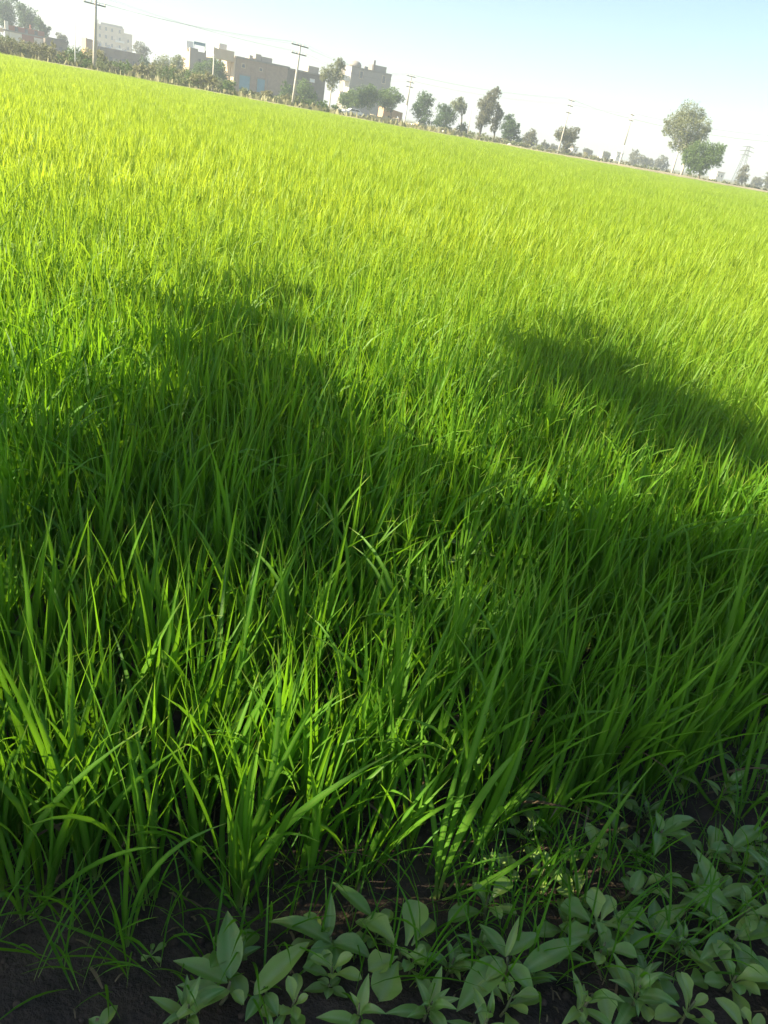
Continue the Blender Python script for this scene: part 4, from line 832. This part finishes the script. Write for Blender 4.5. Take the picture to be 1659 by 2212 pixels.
hero_rice('tufted rice plant of long upright blades left of the tall upright weed leaf', (512, 1972), [((512,1972),(520,1780),(545,1540),.014,.12), ((515,1972),(560,1760),(700,1490),.015,.15), ((508,1972),(480,1800),(520,1500),.013,.2), ((518,1970),(600,1800),(850,1625),.017,.0), ((512,1975),(500,1850),(490,1660),.012,.12), ((516,1974),(560,1900),(600,1770),.011,.05), ((510,1975),(470,1930),(330,1770),.010,.02), ((514,1970),(590,1660),(600,1380),.014,.25)])
hero_rice('rice plant with the broadest long blade slanting right, centre front', (935, 1960), [((940,1960),(1015,1760),(1140,1600),.019,.08), ((935,1962),(960,1780),(1010,1590),.014,.12), ((945,1960),(1060,1900),(1175,1822),.013,-.03), ((930,1960),(1010,1660),(1120,1300),.018,.3), ((938,1958),(940,1800),(905,1610),.013,.12), ((950,1955),(1090,1720),(1150,1500),.014,.2)])
hero_rice('rice plant right of the spoon-leaved weed with narrow slanting blades', (1235, 1945), [((1232,1942),(1270,1850),(1312,1790),.009,.02), ((1235,1945),(1180,1870),(1150,1760),.009,.05), ((1238,1942),(1300,1800),(1420,1640),.010,.1), ((1236,1942),(1235,1850),(1260,1720),.008,.1)])
hero_rice('tall rice plant at the right edge with long upright blades', (1590, 1780), [((1590,1780),(1615,1660),(1640,1550),.012,.05), ((1592,1780),(1560,1640),(1550,1480),.011,.12), ((1588,1780),(1640,1640),(1690,1440),.012,.15), ((1590,1782),(1510,1700),(1470,1560),.010,.1), ((1594,1780),(1650,1720),(1710,1690),.010,.0)])
hero_rice('rice plant with one blade bending flat, left front of the paddy', (205, 1920), [((205,1920),(160,1700),(240,1380),.015,.2), ((207,1920),(215,1640),(318,1455),.013,.15), ((203,1920),(195,1700),(110,1380),.016,.2), ((206,1920),(240,1750),(410,1605),.013,.05), ((204,1922),(180,1800),(60,1650),.012,.1), ((208,1920),(260,1740),(330,1560),.012,.15)])
hero_rice('rice plant with a stout sunlit blade, left of the centre', (420, 1830), [((420,1830),(425,1640),(485,1370),.016,.15), ((424,1830),(440,1660),(435,1580),.012,.08), ((416,1830),(380,1640),(350,1420),.014,.2), ((422,1832),(490,1640),(560,1450),.013,.15), ((418,1830),(430,1600),(540,1320),.015,.3)])

# dry straw, dead stems and crumbs of soil on the ground: too many to count
V = []; Q = []; T = []
qg = random.Random(77)
for i in range(2600):
    x_, y_ = qg.uniform(-1.4, 2.4), qg.uniform(.1, 3.0); 
    if in_field(x_, y_) > .7: continue
    z_ = soil_z(x_, y_)+.004; a_ = qg.uniform(0, 6.28); l_ = qg.choice([.006, .009, .012, .016, .024])*qg.uniform(.6, 1.4); w_ = qg.uniform(.0010, .0035); tl_ = qg.uniform(-.1, .35)*l_
    d_ = np.array([math.cos(a_), math.sin(a_), 0]); n_ = np.array([-d_[1], d_[0], 0]); c_ = np.array([x_, y_, z_]); o_ = len(V)
    V += [c_-d_*l_-n_*w_, c_-d_*l_+n_*w_, c_+n_*w_*1.2+np.array([0, 0, .006+abs(tl_)*.5]), c_-n_*w_*1.2+np.array([0, 0, .006+abs(tl_)*.5]), c_+d_*l_+n_*w_*.5+np.array([0, 0, tl_]), c_+d_*l_-n_*w_*.5+np.array([0, 0, tl_])]
    Q += [(o_, o_+1, o_+2, o_+3), (o_+3, o_+2, o_+4, o_+5)]; T += [qg.random()]*6
tag(obj('plant_litter', mesh_np('plant_litter', np.array(V), np.array(Q), 'dry', {'tone': np.array(T)})), 'dry straw and dead stem bits scattered on the dark soil', 'litter', kind='stuff')
cl = MB()
for i in range(4200):
    x_, y_ = qg.uniform(-1.4, 2.2), qg.uniform(.1, 2.8)
    if in_field(x_, y_) > .5: continue
    r_ = qg.choice([.002, .003, .004, .006, .009])*qg.uniform(.7, 1.3); cl.lump((x_, y_, soil_z(x_, y_)+r_*.3), r_, 6, i, .7)
tag(cl.build('soil_crumbs', 'clod', None, True), 'crumbs and small clods of dark brown soil', 'soil', kind='stuff')
# thin wild grass growing among the weeds
ps = []
for i in range(1900):
    px, py = qg.uniform(-80, 1800), qg.uniform(1420, 2180); g = gnd(px, py); f_ = in_field(g[0], g[1])
    if f_ > .35 or f_ < -.55 or (px < 900 and qg.random() < .45): continue
    ps.append((blade_arrays(qg.uniform(.10, .30), qg.uniform(.003, .007), R(qg.uniform(5, 45)), R(qg.uniform(10, 80)), qg.uniform(0, 6.28), (g[0], g[1], soil_z(g[0], g[1])-.005), 6, .3, qg.uniform(-1, 1)), qg.random()*.5))
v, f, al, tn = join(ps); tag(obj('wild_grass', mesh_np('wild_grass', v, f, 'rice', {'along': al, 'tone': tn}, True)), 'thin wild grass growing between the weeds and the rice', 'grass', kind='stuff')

# ------------------------------------------------------------------ haze
hz = MB().box(-1250, 1250, -1250, 1250, -1.2, 27)
hm = bpy.data.materials.new('haze_air'); hm.use_nodes = True; hn = hm.node_tree.nodes; hn.remove(hn['Principled BSDF'])
pv = hn.new('ShaderNodeVolumePrincipled'); pv.inputs['Color'].default_value = (0.63, 0.70, 0.81, 1); pv.inputs['Density'].default_value = 0.0011; pv.inputs['Anisotropy'].default_value = 0.15
hm.node_tree.links.new(pv.outputs[0], hn['Material Output'].inputs['Volume']); MT['haze_air'] = hm
tag(hz.build('haze', 'haze_air'), 'pale morning haze over the fields', 'haze', kind='stuff')
#@@NEXT
